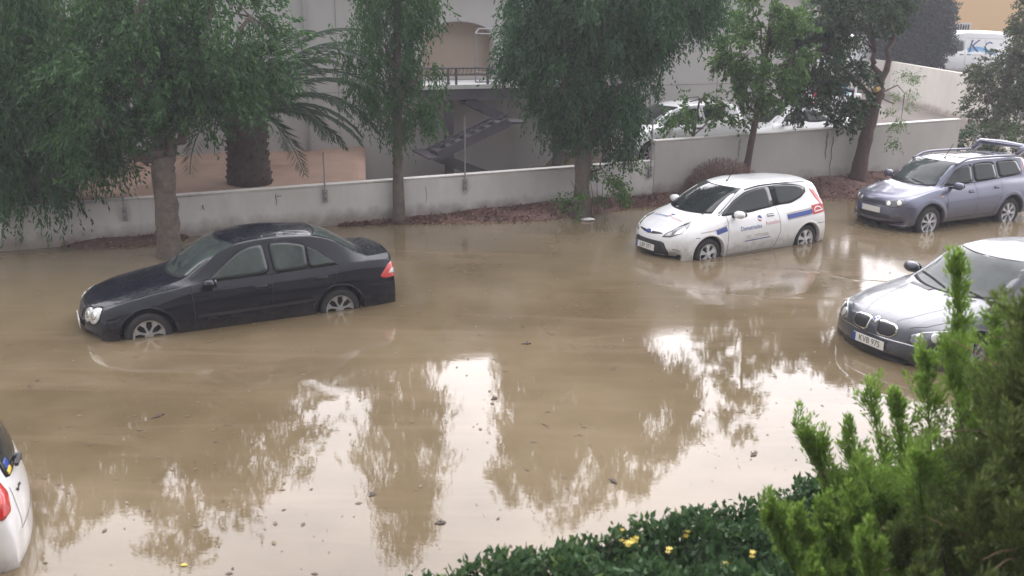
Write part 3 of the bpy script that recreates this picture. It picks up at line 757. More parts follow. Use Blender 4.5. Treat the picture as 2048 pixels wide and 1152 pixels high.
        for k in range(ns):
            a = 2*math.pi*k/ns+phase; i = len(V)
            hw0 = s.sp.get('sw0', .20); hw1 = s.sp.get('sw1', .2)
            r0 = .045; r1 = rr-.012
            sec = []
            for (r_, hw, d) in ((r0, .55*math.pi/ns*1.6, .0), (r0+(r1-r0)*.5, hw0, -.004), (r1, hw1, -.008)):
                for (da, dd) in ((-hw, -.03), (-hw*.75, 0), (hw*.75, 0), (hw, -.03)): sec.append(P(r_, a+da, d+dd))
            V += sec
            F += [(i+4*q+j, i+4*q+j+1, i+4*q+5+j, i+4*q+4+j) for q in range(2) for j in range(3)]
        i = len(V)
        for k in range(14): V.append(P(.058, 2*math.pi*k/14, .002))
        V.append(P(0, 0, .010)); F += [(i+k, i+(k+1) % 14, i+14) for k in range(14)]
        mesh_obj('rim', V, F, mm, w_, False)
        V = [P(rr-.01, 2*math.pi*k/24, -.055) for k in range(24)]+[P(0, 0, -.055)]
        mesh_obj('shade_disc', V, [(k, (k+1) % 24, 24) for k in range(24)], mseam, w_, False)  # black backing disc stands in for the shade between the spokes
    def mirror(s, x, y, z, mat, sd=1, r=(.085, .115, .075), cap=None):
        o = s.ellipsoid('door_mirror', (x, sd*(y+.02), z), r, mat, flat=(None, .93, .9))
        mb = MB(); mb.bar((x-.02, sd*(y-.20), z-.07), (x-.02, sd*(y-.05), z-.045), .07, .045); mb.build('mirror_arm', mplas, o)
        V = [(x-r[0]*.80, sd*(y+.02)+r[1]*.8*math.cos(a), z+r[2]*.78*math.sin(a)) for a in np.linspace(0, 2*math.pi, 16, endpoint=False)]
        g = MB(); g.add(V+[(v[0]-r[0]*.28, v[1], v[2]) for v in V], [tuple(range(16)), tuple(range(31, 15, -1))]+[(k, (k+1) % 16, 16+(k+1) % 16, 16+k) for k in range(16)])
        g.build('mirror_glass', mglass, o)
        return o
    def handle(s, x, z, mat, parent, side=1, ln=.2, slope=0):
        h, nr = s.hit((x, z), 'side', side)
        mb = MB(); mb.box((h.x, h.y+side*.022, h.z), (ln, .022, .030), bev=.009)
        o = mb.build('handle', mat, parent, True)
        s.patch('handle_recess', [(x-ln*.5, z-.028), (x+ln*.45, z-.028), (x+ln*.45, z+.022), (x-ln*.5, z+.022)], 'side', mseam, .0018, side, o, 2)
        return o
    def windshield(s, name, b_, t, mode='top', mat=None, n=14, m=10, off=.004, trim=True, ex=1.0):
        """b_, t = (x centre, x corner, half width) for lower and upper edge"""
        def G(e):
            rows = []
            for i in range(m):
                q = i/(m-1); q2 = -e+q*(1+2*e)
                row = []
                hw = b_[2]+(t[2]-b_[2])*q2+e*.5
                for j in range(n):
                    y = (2*j/(n-1)-1)
                    xc = b_[0]+(t[0]-b_[0])*q2; xk = b_[1]+(t[1]-b_[1])*q2
                    rr_ = 1-abs(y)**14*.0
                    row.append((xc+(xk-xc)*abs(y)**2.2, y*hw))
                rows.append(row)
            return rows
        par = s.grid(name, G(0), mode, mat or mglass, off)
        if trim: s.grid(name+'_seal', G(.05), mode, mrub, off*.4, parent=par)
        return par
    def plate(s, pos, ang, txt, up=(0, 0, 1), tilt=0, name='number_plate', eu=True):
        """pos = centre, ang = heading of outward normal in the car frame"""
        n = Vector((math.cos(ang)*math.cos(tilt), math.sin(ang)*math.cos(tilt), math.sin(tilt))); u = Vector((0, 0, 1))-n*n.z; u.normalize(); r_ = u.cross(n)
        p = Vector(pos)
        def at(a, b_, d): return p+r_*a+u*b_+n*d
        def rect(x0, x1, y0, y1, d, th=.004):
            V = [at(x0, y0, d), at(x1, y0, d), at(x1, y1, d), at(x0, y1, d)]; V += [v-n*th for v in V]
            return V, [(0, 1, 2, 3), (7, 6, 5, 4), (0, 4, 5, 1), (1, 5, 6, 2), (2, 6, 7, 3), (3, 7, 4, 0)]
        V, F = rect(-.26, .26, -.057, .057, .006, .01); o = mesh_obj(name, V, F, mplate, s.root, False)
        if eu:
            V, F = rect(-.262, -.215, -.056, .056, .009, .003); mesh_obj('plate_band', V, F, mblue, o, False)
        if txt:
            V, F = text_verts(txt, .115); mesh_obj('plate_text', [at(v[0]*.88+.022, v[1], .0085) for v in V], F, mink, o, False)
        return o

def scale_rows(rows, xm, ws, zm):
    out_ = []
    for r_ in rows:
        r_ = list(r_); xk, xv = zip(*sorted(xm)); zk, zv = zip(*sorted(zm))
        r_[0] = float(np.interp(r_[0], xk, xv)); r_[1] *= ws
        for i in (3, 5, 7, 9, 11): r_[i] *= ws
        for i in (2, 4, 6, 8, 10, 12): r_[i] = float(np.interp(r_[i], zk, zv))
        out_.append(r_)
    return out_

SEDAN = [
 (.56, .22, .30, .40, .30, .58, .29, .62, .28, .62, .26, .60, .24),
 (.60, .215, .42, .42, .415, .63, .40, .69, .37, .69, .30, .66, .20),
 (.575, .215, .56, .42, .555, .66, .53, .735, .47, .74, .34, .70, .19),
 (.53, .22, .665, .42, .66, .67, .63, .77, .53, .785, .38, .75, .19),
 (.44, .225, .735, .45, .73, .695, .70, .80, .58, .82, .42, .78, .19),
 (.18, .225, .82, .50, .81, .735, .785, .838, .63, .848, .45, .80, .19),
 (-.20, .21, .905, .55, .89, .755, .86, .857, .66, .862, .45, .80, .20),
 (-.54, .195, .965, .59, .955, .775, .91, .864, .68, .864, .45, .80, .20),
 (-.64, .19, 1.00, .62, .99, .775, .925, .864, .68, .864, .45, .80, .20),
 (-1.0, .165, 1.215, .595, 1.19, .77, .935, .864, .69, .864, .45, .80, .20),
 (-1.24, .13, 1.35, .562, 1.31, .767, .94, .864, .69, .864, .45, .80, .20),
 (-1.42, .09, 1.40, .555, 1.355, .765, .945, .864, .69, .864, .45, .80, .20),
 (-1.80, .03, 1.426, .55, 1.38, .765, .95, .864, .69, .864, .45, .80, .20),
 (-2.25, -.05, 1.405, .55, 1.355, .765, .96, .864, .69, .864, .45, .80, .20),
 (-2.52, -.10, 1.34, .555, 1.29, .765, .97, .862, .70, .862, .45, .80, .20),
 (-2.82, -.13, 1.20, .585, 1.155, .763, .98, .858, .70, .858, .45, .80, .20),
 (-3.04, -.14, 1.085, .61, 1.055, .757, .985, .852, .70, .852, .45, .80, .21),
 (-3.14, -.14, 1.05, .62, 1.03, .75, .985, .848, .70, .848, .45, .79, .22),
 (-3.40, -.135, 1.04, .60, 1.03, .725, .975, .825, .70, .83, .46, .77, .23),
 (-3.53, -.125, 1.03, .57, 1.02, .70, .955, .80, .70, .815, .47, .75, .24),
 (-3.585, -.12, .90, .55, .895, .70, .86, .785, .68, .80, .47, .74, .25),
 (-3.61, -.12, .66, .56, .66, .72, .64, .79, .56, .795, .44, .73, .26),
 (-3.62, -.12, .48, .56, .48, .70, .46, .76, .42, .76, .36, .70, .27),
 (-3.58, -.12, .31, .54, .31, .66, .305, .70, .30, .70, .29, .66, .27)]
HATCH = [
 (.47, .30, .26, .38, .26, .54, .255, .58, .25, .58, .23, .56, .20),
 (.52, .29, .40, .40, .395, .60, .37, .67, .33, .68, .27, .66, .17),
 (.50, .29, .55, .40, .54, .62, .51, .71, .44, .73, .32, .70, .16),
 (.445, .295, .665, .42, .655, .64, .62, .75, .53, .775, .38, .74, .16),
 (.31, .295, .765, .48, .755, .675, .73, .795, .60, .815, .42, .77, .16),
 (.06, .28, .865, .53, .85, .70, .825, .83, .64, .845, .45, .79, .17),
 (-.18, .26, .94, .56, .925, .713, .895, .848, .66, .858, .45, .79, .17),
 (-.31, .25, .985, .58, .965, .72, .92, .853, .67, .86, .45, .79, .17),
 (-.62, .215, 1.175, .565, 1.15, .72, .945, .858, .68, .861, .45, .79, .17),
 (-.93, .175, 1.345, .545, 1.305, .718, .965, .86, .69, .861, .45, .79, .17),
 (-1.12, .14, 1.415, .54, 1.37, .716, .975, .86, .70, .861, .45, .79, .17),
 (-1.55, .05, 1.475, .535, 1.425, .712, .995, .86, .71, .861, .45, .79, .17),
 (-2.15, -.03, 1.472, .53, 1.415, .703, 1.025, .86, .72, .861, .45, .79, .17),
 (-2.62, -.07, 1.435, .515, 1.375, .69, 1.06, .855, .73, .858, .45, .79, .17),
 (-2.78, -.09, 1.40, .505, 1.34, .68, 1.07, .845, .74, .852, .45, .79, .18),
 (-2.88, -.10, 1.24, .545, 1.21, .685, 1.05, .835, .74, .845, .45, .78, .19),
 (-2.95, -.11, 1.02, .57, 1.01, .71, .95, .82, .72, .84, .45, .77, .20),
 (-2.99, -.12, .84, .57, .835, .73, .80, .805, .66, .825, .44, .76, .20),
 (-3.02, -.12, .62, .57, .615, .73, .585, .79, .51, .80, .40, .74, .20),
 (-3.03, -.12, .44, .56, .435, .735, .42, .785, .37, .79, .30, .73, .21),
 (-3.00, -.12, .26, .54, .255, .72, .25, .76, .245, .76, .23, .70, .20)]

def seams_side(c, lines, parent=None, side=1):
    for L_ in lines: c.ribbon('panel_seam', L_, 'side', mseam, .009, .0016, side, parent)

# ---------------------------------------------------------------- black saloon
mblack = paint('black_blue_paint', (.004, .005, .011), .0, .5, .6, .0, mud=.15); bsdf(mblack).inputs['Specular IOR Level'].default_value = .0; bsdf(mblack).inputs['Coat IOR'].default_value = 1.42
y207 = R_(207.63)
def sedan_black():
    sp = dict(wb=2.715, hub=.31, arch=.385, front=.80, rear=-3.73, floor=.2, spokes=7, sw0=.12, sw1=.30, nu=240,
      panels=[('front_door', 'side', [(-.62, .30), (-1.70, .30), (-1.74, .96), (-.60, .93)], lambda c: c[:, 2] < .95),
              ('rear_door', 'side', [(-1.70, .30), (-2.28, .30), (-2.36, .46), (-2.52, .66), (-2.68, .78), (-2.74, .975), (-1.74, .96)], lambda c: c[:, 2] < .975),
              ('bonnet', 'top', [(.60, -.60), (.36, -.665), (-.50, -.70), (-.40, -.3), (-.34, 0), (-.40, .3), (-.50, .70), (.36, .665), (.60, .60), (.74, .35), (.79, 0), (.74, -.35)], lambda c: (c[:, 2] > .66)),
              ('boot_lid', 'top', [(-3.12, -.64), (-3.56, -.60), (-3.80, -.5), (-3.80, .5), (-3.56, .60), (-3.12, .64), (-3.2, 0)], lambda c: (c[:, 2] > .70)),
              ('front_bumper', 'top', [(.36, -1), (1, -1), (1, 1), (.36, 1)], lambda c: c[:, 2] < .56),
              ('rear_bumper', 'top', [(-3.22, -1), (-4, -1), (-4, 1), (-3.22, 1)], lambda c: c[:, 2] < .63)])
    zk = lambda z: float(np.interp(z, (0, 1.0, 1.426), (0, 1.0, 1.49)))
    rows_b = scale_rows(SEDAN, [(.6, .6), (-1.24, -1.24), (-1.8, -1.86), (-2.52, -2.60), (-3.04, -3.06), (-3.62, -3.62)], 1.0, [(.19, .19), (1.0, 1.0), (1.426, 1.49)])
    c = Car('parked_saloon', rows_b, sp, mblack, (-5.37, 13.08, -.285), y207, 'black four-door saloon with twin oval headlights, standing hub-deep in the flood at left', 'car')
    fd = c.parts['front_door'][0]; rd = c.parts['rear_door'][0]
    for sd in (1, -1):
        k = 0 if sd == 1 else 1
        seams_side(c, [[(-.60, .93), (-.62, .60), (-.62, .28)], [(-1.73, .955), (-1.70, .3)], [(-2.74, .97), (-2.66, .77), (-2.5, .64), (-2.36, .46), (-2.28, .3)], [(-.62, .275), (-2.28, .275)]], side=sd)
        seams_side(c, [[(.36, .56), (.52, .56)], [(-3.22, .635), (-3.6, .635)]], side=sd)
        c.ribbon('rub_strip', [(-.66, .50), (-2.30, .52)], 'side', mplas, .045, .008, sd)
        g = [(-.86, .968), (-1.0, 1.055), (-1.16, 1.16), (-1.32, 1.25), (-1.48, 1.30), (-1.66, 1.315), (-1.70, .978)]
        r1 = [(-1.80, .983), (-1.765, 1.315), (-2.0, 1.31), (-2.2, 1.275), (-2.27, 1.25), (-2.27, .993)]
        q = [(-2.31, .996), (-2.31, 1.235), (-2.45, 1.165), (-2.60, 1.07), (-2.70, 1.005)]
        g, r1, q = [[(x, zk(z)) for x, z in pp] for pp in (g, r1, q)]
        for nm, pg, par in (('side_window', g, c.parts['front_door'][k]), ('side_window', r1, c.parts['rear_door'][k]), ('quarter_window', q, c.root)):
            c.patch('window_seal', pg, 'side', mrub, .0025, sd, par, 5, grow=.028)
            c.patch(nm, pg, 'side', mglass_b, .0055, sd, par, 5)
        c.ribbon('chrome_strip', [(-.84, .948), (-1.7, .957), (-2.74, .982)], 'side', mrub, .012, .007, sd)
        c.handle(-1.56, .81, mblack, c.parts['front_door'][k], sd); c.handle(-2.45, .83, mblack, c.parts['rear_door'][k], sd)
        c.mirror(-.83, .93, .975, mblack, sd)
        # twin oval headlights
        hl = c.patch('headlight', [(.20+.62*0, .0), (0, 0)], 'front', mlens, .002, sd, rings=1) if False else None
        for (cy, cz, ry, rz) in ((.43, .595, .085, .098), (.575, .605, .105, .108)):
            ov = [(cy*sd+ry*math.cos(t), cz+rz*math.sin(t)) for t in np.linspace(0, 2*math.pi, 18, endpoint=False)]
            h = c.patch('headlight', ov, 'front', mlens, .012, 1, rings=5, rnd=False)
            c.patch('headlight_rim', ov, 'front', mblack, .006, 1, h, 2, False, 1.13)
            ov2 = [(cy*sd+ry*.5*math.cos(t), cz+rz*.5*math.sin(t)) for t in np.linspace(0, 2*math.pi, 14, endpoint=False)]
            c.patch('reflector', ov2, 'front', mrefl, .018, 1, h, 2, False)
        tl = c.patch('tail_light', [(-3.36, .74), (-3.52, .90), (-3.60, .93), (-3.64, .76), (-3.66, .70), (-3.44, .70)], 'side', mred, .006, sd)
        c.patch('tail_lens', [(-3.50, .77), (-3.57, .83), (-3.61, .83), (-3.62, .76)], 'side', mlens, .010, sd, tl, 3)
        t2 = c.patch('tail_light', [(sd*.50, .72), (sd*.52, .90), (sd*.68, .91), (sd*.70, .72)], 'rear', mred, .005, 1)
    c.windshield('windscreen', (-.42, -.66, .66), (-1.10, -1.27, .52), mat=mglass_b)
    c.windshield('rear_window', (-3.19, -3.04, .58), (-2.56, -2.44, .50), mat=mglass_b)
    kx = [( -.5, .70), (.36, .665), (.56, .60), (.68, .40)]
    for sd in (1, -1): c.ribbon('panel_seam', [(a, b_*sd) for a, b_ in kx], 'top', mseam, .008, .0016)
    gr = c.patch('grille', [(-.26, .66), (-.20, .50), (.20, .50), (.26, .66), (0, .67)], 'front', mplas, .006)
    for k in range(4): c.ribbon('grille_bar', [(-.23+.015*k, .635-.035*k), (.23-.015*k, .635-.035*k)], 'front', mchrome, .008, .012, 1, gr)
    c.patch('lower_grille', [(-.38, .38), (-.36, .28), (.36, .28), (.38, .38)], 'front', mplas, .004)
    c.ribbon('wiper', [(-.50, .55), (-.60, .0)], 'top', mrub, .02, .014); c.ribbon('wiper', [(-.52, -.05), (-.66, -.5)], 'top', mrub, .02, .014)
    h, nr = c.hit((0, .43), 'front'); c.plate((h.x+.012, 0, .42), 0, None)
    for x in (0, -2.715):
        for sd in (1, -1): c.wheel(x, sd, 'rim', .31, .207, .835)
    return c
sedan_black()

# ---------------------------------------------------------------- white sign-written hatchback
mwhitep = paint('white_paint', (.74, .745, .76), .0, .3, .35, .03)
def hatch_panels():
    return [('door', 'side', [(-.42, .25), (-1.62, .25), (-1.76, .55), (-1.70, 1.00), (-.46, .94)], lambda c: c[:, 2] < 1.0),
            ('bonnet', 'top', [(.44, -.56), (.20, -.62), (-.22, -.69), (-.06, -.3), (0, 0), (-.06, .3), (-.22, .69), (.20, .62), (.44, .56), (.62, .40), (.72, 0), (.62, -.40)], lambda c: (c[:, 2] > .68)),
            ('front_bumper', 'top', [(.30, -1), (1, -1), (1, 1), (.30, 1)], lambda c: c[:, 2] < .62),
            ('tailgate', 'top', [(-2.74, -.6), (-3.3, -.6), (-3.3, .6), (-2.74, .6)], lambda c: (c[:, 2] > .66)),
            ('rear_bumper', 'top', [(-2.78, -1), (-4, -1), (-4, 1), (-2.78, 1)], lambda c: c[:, 2] < .60)]
def hatch_white():
    sp = dict(wb=2.489, hub=.29, arch=.352, front=.78, rear=-3.14, floor=.18, spokes=5, sw0=.30, sw1=.40, nu=240, flare=.05, lip=.014, panels=hatch_panels())
    c = Car('parked_hatchback', HATCH, sp, mwhitep, (3.18, 17.58, -.21), R_(210.3), 'white three-door hatchback with blue and red sign-writing, standing in brown floodwater', 'car')
    for sd in (1, -1):
        k = 0 if sd == 1 else 1; dr = c.parts['door'][k]
        seams_side(c, [[(-.46, .94), (-.42, .6), (-.43, .25)], [(-1.70, 1.0), (-1.74, .55), (-1.62, .25)], [(-.43, .235), (-1.62, .235)], [(-2.60, .62), (-2.82, .60), (-2.98, .60)], [(.30, .62), (.10, .62)]], side=sd)
        g = [(-.36, .945), (-.56, 1.075), (-.78, 1.20), (-1.02, 1.295), (-1.28, 1.355), (-1.62, 1.375), (-1.66, 1.015), (-1.1, .985)]
        q = [(-1.76, 1.03), (-1.73, 1.375), (-2.1, 1.365), (-2.42, 1.325), (-2.56, 1.27), (-2.55, 1.20), (-2.40, 1.12), (-2.1, 1.05)]
        for nm, pg, par in (('side_window', g, dr), ('quarter_window', q, c.root)):
            c.patch('window_seal', pg, 'side', mrub, .0025, sd, par, 5, grow=.025)
            c.patch(nm, pg, 'side', mglass, .0055, sd, par, 5)
        c.patch('door_pillar', [(-1.60, 1.01), (-1.60, 1.38), (-1.79, 1.38), (-1.80, 1.02)], 'side', mrub, .0045, sd, c.root, 2, False)
        c.handle(-1.50, .88, mwhitep, dr, sd, .19)
        c.mirror(-.60, .90, .99, mwhitep, sd, (.09, .125, .075))
        # swept-back headlight
        hl = c.patch('headlight', [(.72*.0+.60, .62), (.54, .695), (.36, .79), (.16, .87), (.02, .905), (.05, .83), (.18, .72), (.36, .645)], 'side', mlens_d, .004, sd) if False else None
        P = [(.50, .60), (.40, .685), (.22, .775), (.04, .85), (-.04, .87), (.00, .79), (.14, .69), (.32, .615)]
        hl = c.patch('headlight', [(-p[0]*.95+.20, p[1]) for p in P], 'fq', mlens_d, .005, sd)
        P2 = [(.28, .655), (.20, .73), (.08, .79), (.05, .755), (.14, .68)]
        c.patch('reflector', [(-p[0]*.95+.20, p[1]) for p in P2], 'fq', mrefl, .009, sd, hl, 3)
        P3 = [(.44, .625), (.37, .68), (.30, .70), (.32, .64)]
        c.patch('reflector', [(-p[0]*.95+.20, p[1]) for p in P3], 'fq', mlens, .009, sd, hl, 3)
        c.patch('tail_light', [(-2.70, 1.25), (-2.80, 1.235), (-2.93, 1.03), (-2.955, .92), (-2.88, .93), (-2.80, 1.06)], 'side', mredp, .010, sd)
        c.ribbon('roof_gutter', [(-1.02, .548*sd), (-1.5, .545*sd), (-2.1, .54*sd), (-2.62, .52*sd)], 'top', mrub, .012, .002)
        # livery
        c.ribbon('livery_stripe', [(-1.92, .80), (-2.50, .835), (-2.60, .85)], 'side', mblue, .085, .004, sd)
        c.ribbon('livery_line', [(-1.92, .86), (-2.50, .895), (-2.60, .91)], 'side', mgrey_t, .018, .004, sd)
        c.ribbon('livery_line', [(-1.92, .745), (-2.50, .78), (-2.60, .79)], 'side', mgrey_t, .018, .004, sd)
        c.grid('livery_panel', [[(-2.60-.40*i/7, .78+.17*j/4+.03*i/7) for j in range(5)] for i in range(8)], 'side', mredv, .0046, sd)
        t = np.linspace(0, math.pi, 12)
        c.ribbon('livery_emblem', [(-2.76-.10*math.cos(a), .855+.065*math.sin(a)) for a in t], 'side', mwhite, .02, .0066, sd)
        c.ribbon('livery_emblem', [(-2.66, .835), (-2.90, .855)], 'side', mwhite, .022, .0066, sd)
        c.ribbon('livery_emblem', [(-2.80, .87), (-2.87, .875)], 'side', mink, .022, .0066, sd)
        c.ribbon('livery_stripe', [(-.40, .735), (-.15, .685)], 'side', mblue, .085, .004, sd)
        c.ribbon('livery_line', [(-.42, .795), (-.10, .725), (.18, .70)], 'side', mgrey_t, .016, .004, sd)
        fl = sd == 1
        s_ = -1 if sd == 1 else 1
        an = R_(-2) if sd == 1 else R_(2)
        c.text('door_lettering', 'Demetriades', .118, 'side', (-.98, .70), an, mblue, .005, sd, dr, flip=fl, sx=.85)
        c.text('door_lettering', 'Autoelitec', .112, 'side', (-1.53, .745), an, mpink, .005, sd, dr, flip=fl, sx=.8)
        c.text('door_lettering', 'TEL : 77777606', .095, 'side', (-1.14, .53), an, mgrey_t, .005, sd, dr, flip=fl, sx=.95)
        c.ribbon('lettering_underline', [(-.83, .455), (-1.48, .475)], 'side', mblue, .016, .005, sd, dr)
        em = [(-1.22+.055*math.cos(a), .845+.055*math.sin(a)) for a in np.linspace(0, 2*math.pi, 18, endpoint=False)]
        eo_ = c.patch('door_emblem', em, 'side', mwhite, .005, sd, dr, 3, False)
        c.patch('emblem_half', [(-1.22+.050*math.cos(a), .850+.048*math.sin(a)) for a in np.linspace(.1*math.pi, 1.1*math.pi, 10)], 'side', mblue, .008, sd, eo_, 2, False)
        c.patch('emblem_half', [(-1.22+.050*math.cos(a), .840+.048*math.sin(a)) for a in np.linspace(1.25*math.pi, 1.95*math.pi, 8)], 'side', mredv, .008, sd, eo_, 2, False)
    c.windshield('windscreen', (-.04, -.34, .655), (-.83, -1.00, .505))
    c.patch('rear_window', [(-.50, 1.02), (-.44, 1.32), (.44, 1.32), (.50, 1.02)], 'rear', mglass, .006)
    for sd in (1, -1): c.ribbon('panel_seam', [(a, b_*sd) for a, b_ in [(-.22, .69), (.10, .64), (.34, .57), (.50, .50)]], 'top', mseam, .008, .0016)
    gr = c.patch('lower_grille', [(-.42, .245), (-.47, .35), (-.40, .50), (-.34, .525), (.34, .525), (.40, .50), (.47, .35), (.42, .245)], 'front', mplas, .006)
    for k in range(3): c.ribbon('grille_bar', [(-.38, .29+.035*k), (.38, .29+.035*k)], 'front', mseam, .008, .010, 1, gr)
    ug = c.patch('upper_grille', [(-.33, .655), (-.12, .625), (.12, .625), (.33, .655), (.30, .672), (0, .668), (-.30, .672)], 'front', mplas, .004)
    c.patch('badge', [(.085*math.cos(a), .650+.034*math.sin(a)) for a in np.linspace(0, 2*math.pi, 20, endpoint=False)], 'front', mchrome, .010, rings=3, rnd=False)
    c.patch('badge_face', [(.074*math.cos(a), .650+.027*math.sin(a)) for a in np.linspace(0, 2*math.pi, 20, endpoint=False)], 'front', mblue, .014, rings=3, rnd=False)
    h, nr = c.hit((0, .40), 'front'); c.plate((h.x+.018, 0, .39), 0, 'LBF 071', tilt=.05)
    for sd in (1, -1):
        c.ribbon('fog_recess', [(sd*.54, .395), (sd*.60, .40), (sd*.66, .37)], 'front', mseam, .012, .002)
    c.text('bonnet_lettering', 'Demetriades', .10, 'top', (.30, -.22), R_(90), mblue, .004, sx=.85)
    c.text('bonnet_lettering', 'Autoelitec', .085, 'top', (.30, .24), R_(90), mpink, .004, sx=.85)
    c.patch('bonnet_emblem', [(.18+.04*math.cos(a), .055*math.sin(a)) for a in np.linspace(-.5*math.pi, .5*math.pi, 10)][::-1], 'top', mblue, .004, rings=2, rnd=False)
    c.patch('bonnet_emblem', [(.255+.02*math.cos(a), .055*math.sin(a)) for a in np.linspace(-.5*math.pi, .5*math.pi, 10)][::-1], 'top', mredv, .004, rings=2, rnd=False)
    c.ribbon('wiper', [(-.10, .50), (-.20, -.05)], 'top', mrub, .02, .014); c.ribbon('wiper', [(-.06, 0), (-.22, -.5)], 'top', mrub, .02, .014)
    hh, nr = c.hit((-1.08, 0), 'top'); mb = MB(); mb.tube([hh, hh+Vector((-.16, 0, .20))], .006, 6); mb.tube([hh-Vector((0, 0, .01)), hh+Vector((-.01, 0, .025))], .016, 8); mb.build('aerial', mrub, c.root)
    mb = MB(); mb.box((-.93, .0, 1.36), (.03, .05, .03)); mb.build('washer_jet', mrub, c.root)
    for x in (0, -2.489):
        for sd in (1, -1): c.wheel(x, sd, 'cap', .29, .195, .825)
    return c
hatch_white()

# ---------------------------------------------------------------- lilac-blue small estate / SUV
mlilac = paint('lilac_blue_metallic', (.105, .110, .165), .5, .38, .35, .06)
def suv():
    rows = scale_rows(HATCH, [(.52, .54), (.31, .42), (-.31, -.42), (-1.12, -1.10), (-2.15, -2.25), (-2.62, -2.92), (-2.78, -3.06), (-2.94, -3.18), (-3.02, -3.24)], .985,
                      [(.16, .29), (.26, .34), (.45, .50), (.62, .68), (.765, .83), (.92, .985), (.985, 1.03), (1.175, 1.24), (1.36, 1.455), (1.475, 1.55)])
    # flatter, boxier tail and roof
    for r_ in rows:
        if r_[2] > 1.5: r_[3] *= 1.06
        if r_[0] < -2.85 and r_[2] > 1.2: r_[6] = min(r_[6], 1.06)
        if -.42 < r_[0] < .5: r_[2] += .012
    sp = dict(wb=2.46, hub=.335, arch=.405, front=.80, rear=-3.33, floor=.33, spokes=7, sw0=.22, sw1=.24, nu=230, flare=.10, lip=.03,
      panels=[('front_door', 'side', [(-.46, .40), (-1.35, .40), (-1.38, 1.05), (-.48, 1.0)], lambda c: c[:, 2] < 1.04),
              ('rear_door', 'side', [(-1.35, .40), (-1.92, .40), (-2.06, .62), (-2.20, 1.05), (-1.38, 1.05)], lambda c: c[:, 2] < 1.05),
              ('bonnet', 'top', [(.50, -.55), (.20, -.62), (-.30, -.68), (-.16, -.3), (-.12, 0), (-.16, .3), (-.30, .68), (.20, .62), (.50, .55), (.68, .35), (.76, 0), (.68, -.35)], lambda c: (c[:, 2] > .76)),
              ('front_bumper', 'top', [(.36, -1), (1.2, -1), (1.2, 1), (.36, 1)], lambda c: c[:, 2] < .66),
              ('rear_bumper', 'top', [(-2.9, -1), (-4, -1), (-4, 1), (-2.9, 1)], lambda c: c[:, 2] < .68)])
    c = Car('parked_estate', rows, sp, mlilac, (8.25, 20.0, -.15), R_(206.8), 'lilac-blue small estate car with roof rails and rear spoiler, parked at the right', 'car')
    for sd in (1, -1):
        k = 0 if sd == 1 else 1
        fd = c.parts['front_door'][k]; rd = c.parts['rear_door'][k]
        seams_side(c, [[(-.48, 1.0), (-.46, .4)], [(-1.38, 1.05), (-1.35, .4)], [(-2.20, 1.05), (-2.06, .62), (-1.92, .4)], [(-.46, .385), (-1.92, .385)], [(.36, .66), (.52, .66)], [(-2.9, .68), (-3.2, .68)]], side=sd)
        c.ribbon('rub_moulding', [(-.46, .66), (-2.02, .70)], 'side', mlilac, .11, .016, sd)
        g = [(-.52, 1.055), (-.70, 1.18), (-.90, 1.31), (-1.08, 1.395), (-1.32, 1.425), (-1.34, 1.085)]
        r1 = [(-1.42, 1.085), (-1.40, 1.43), (-2.02, 1.435), (-2.10, 1.11)]
        q = [(-2.20, 1.115), (-2.14, 1.435), (-2.80, 1.42), (-2.95, 1.16)]
        for nm, pg, par in (('side_window', g, fd), ('side_window', r1, rd), ('quarter_window', q, c.root)):
            c.patch('window_seal', pg, 'side', mrub, .0025, sd, par, 5, grow=.03)
            c.patch(nm, pg, 'side', mglass, .0055, sd, par, 5)
        c.ribbon('window_strip', [(-.50, 1.035), (-1.4, 1.062), (-2.95, 1.13)], 'side', mrub, .014, .006, sd)
        c.handle(-1.20, .90, mlilac, fd, sd, .17); c.handle(-2.0, .93, mlilac, rd, sd, .17)
        c.mirror(-.62, .90, 1.07, mlilac, sd, (.075, .12, .085))
        c.patch('side_repeater', [(-.30, .84), (-.36, .84), (-.36, .86), (-.30, .86)], 'side', morangel, .008, sd, rings=2)
        P = [(.56, .655), (.56, .755), (.40, .80), (.20, .82), (.16, .74), (.24, .67), (.40, .645)]
        hl = c.patch('headlight', [(-p[0]+.22, p[1]) for p in P], 'fq', mlens_d, .006, sd)
        for (a, z, rr_) in ((.47, .715, .045), (.27, .745, .05)):
            c.patch('reflector', [(-a+.22+rr_*math.cos(t), z+rr_*math.sin(t)) for t in np.linspace(0, 2*math.pi, 12, endpoint=False)], 'fq', mrefl, .012, sd, hl, 3, False)
        c.patch('fog_lamp', [(sd*.50, .44), (sd*.50, .50), (sd*.60, .50), (sd*.60, .44)], 'front', mlens_d, .006)
        c.patch('tail_light', [(-3.05, 1.12), (-3.03, 1.40), (-3.11, 1.41), (-3.20, 1.14)], 'side', mredp, .008, sd)
        # roof rails
        P = []
        for x in np.linspace(-1.02, -2.85, 14):
            h, nr = c.hit((x, sd*.545), 'top'); P.append((x, sd*.555, h.z+.045-.045*max(0, (x+1.2)/.18 if x > -1.2 else 0)))
        mb = MB(); mb.tube([(-.90, sd*.55, P[0][2]-.035)]+P+[(-3.0, sd*.555, P[-1][2]+.06)], .024, 8); mb.build('roof_rail', mlilac, c.root, True)
    # rear spoiler bridge
    mb = MB(); mb.tube([(-2.80, .56, 1.555), (-2.96, .57, 1.66), (-3.03, .54, 1.70), (-3.05, 0, 1.715), (-3.03, -.54, 1.70), (-2.96, -.57, 1.66), (-2.80, -.56, 1.555)], [.03, .05, .062, .066, .062, .05, .03], 10)
    mb.build('roof_spoiler', mlilac, c.root, True)
    mb = MB(); mb.box((-3.06, 0, 1.712), (.20, 1.06, .035), bev=.012); mb.build('spoiler_blade', mlilac, c.root, True)
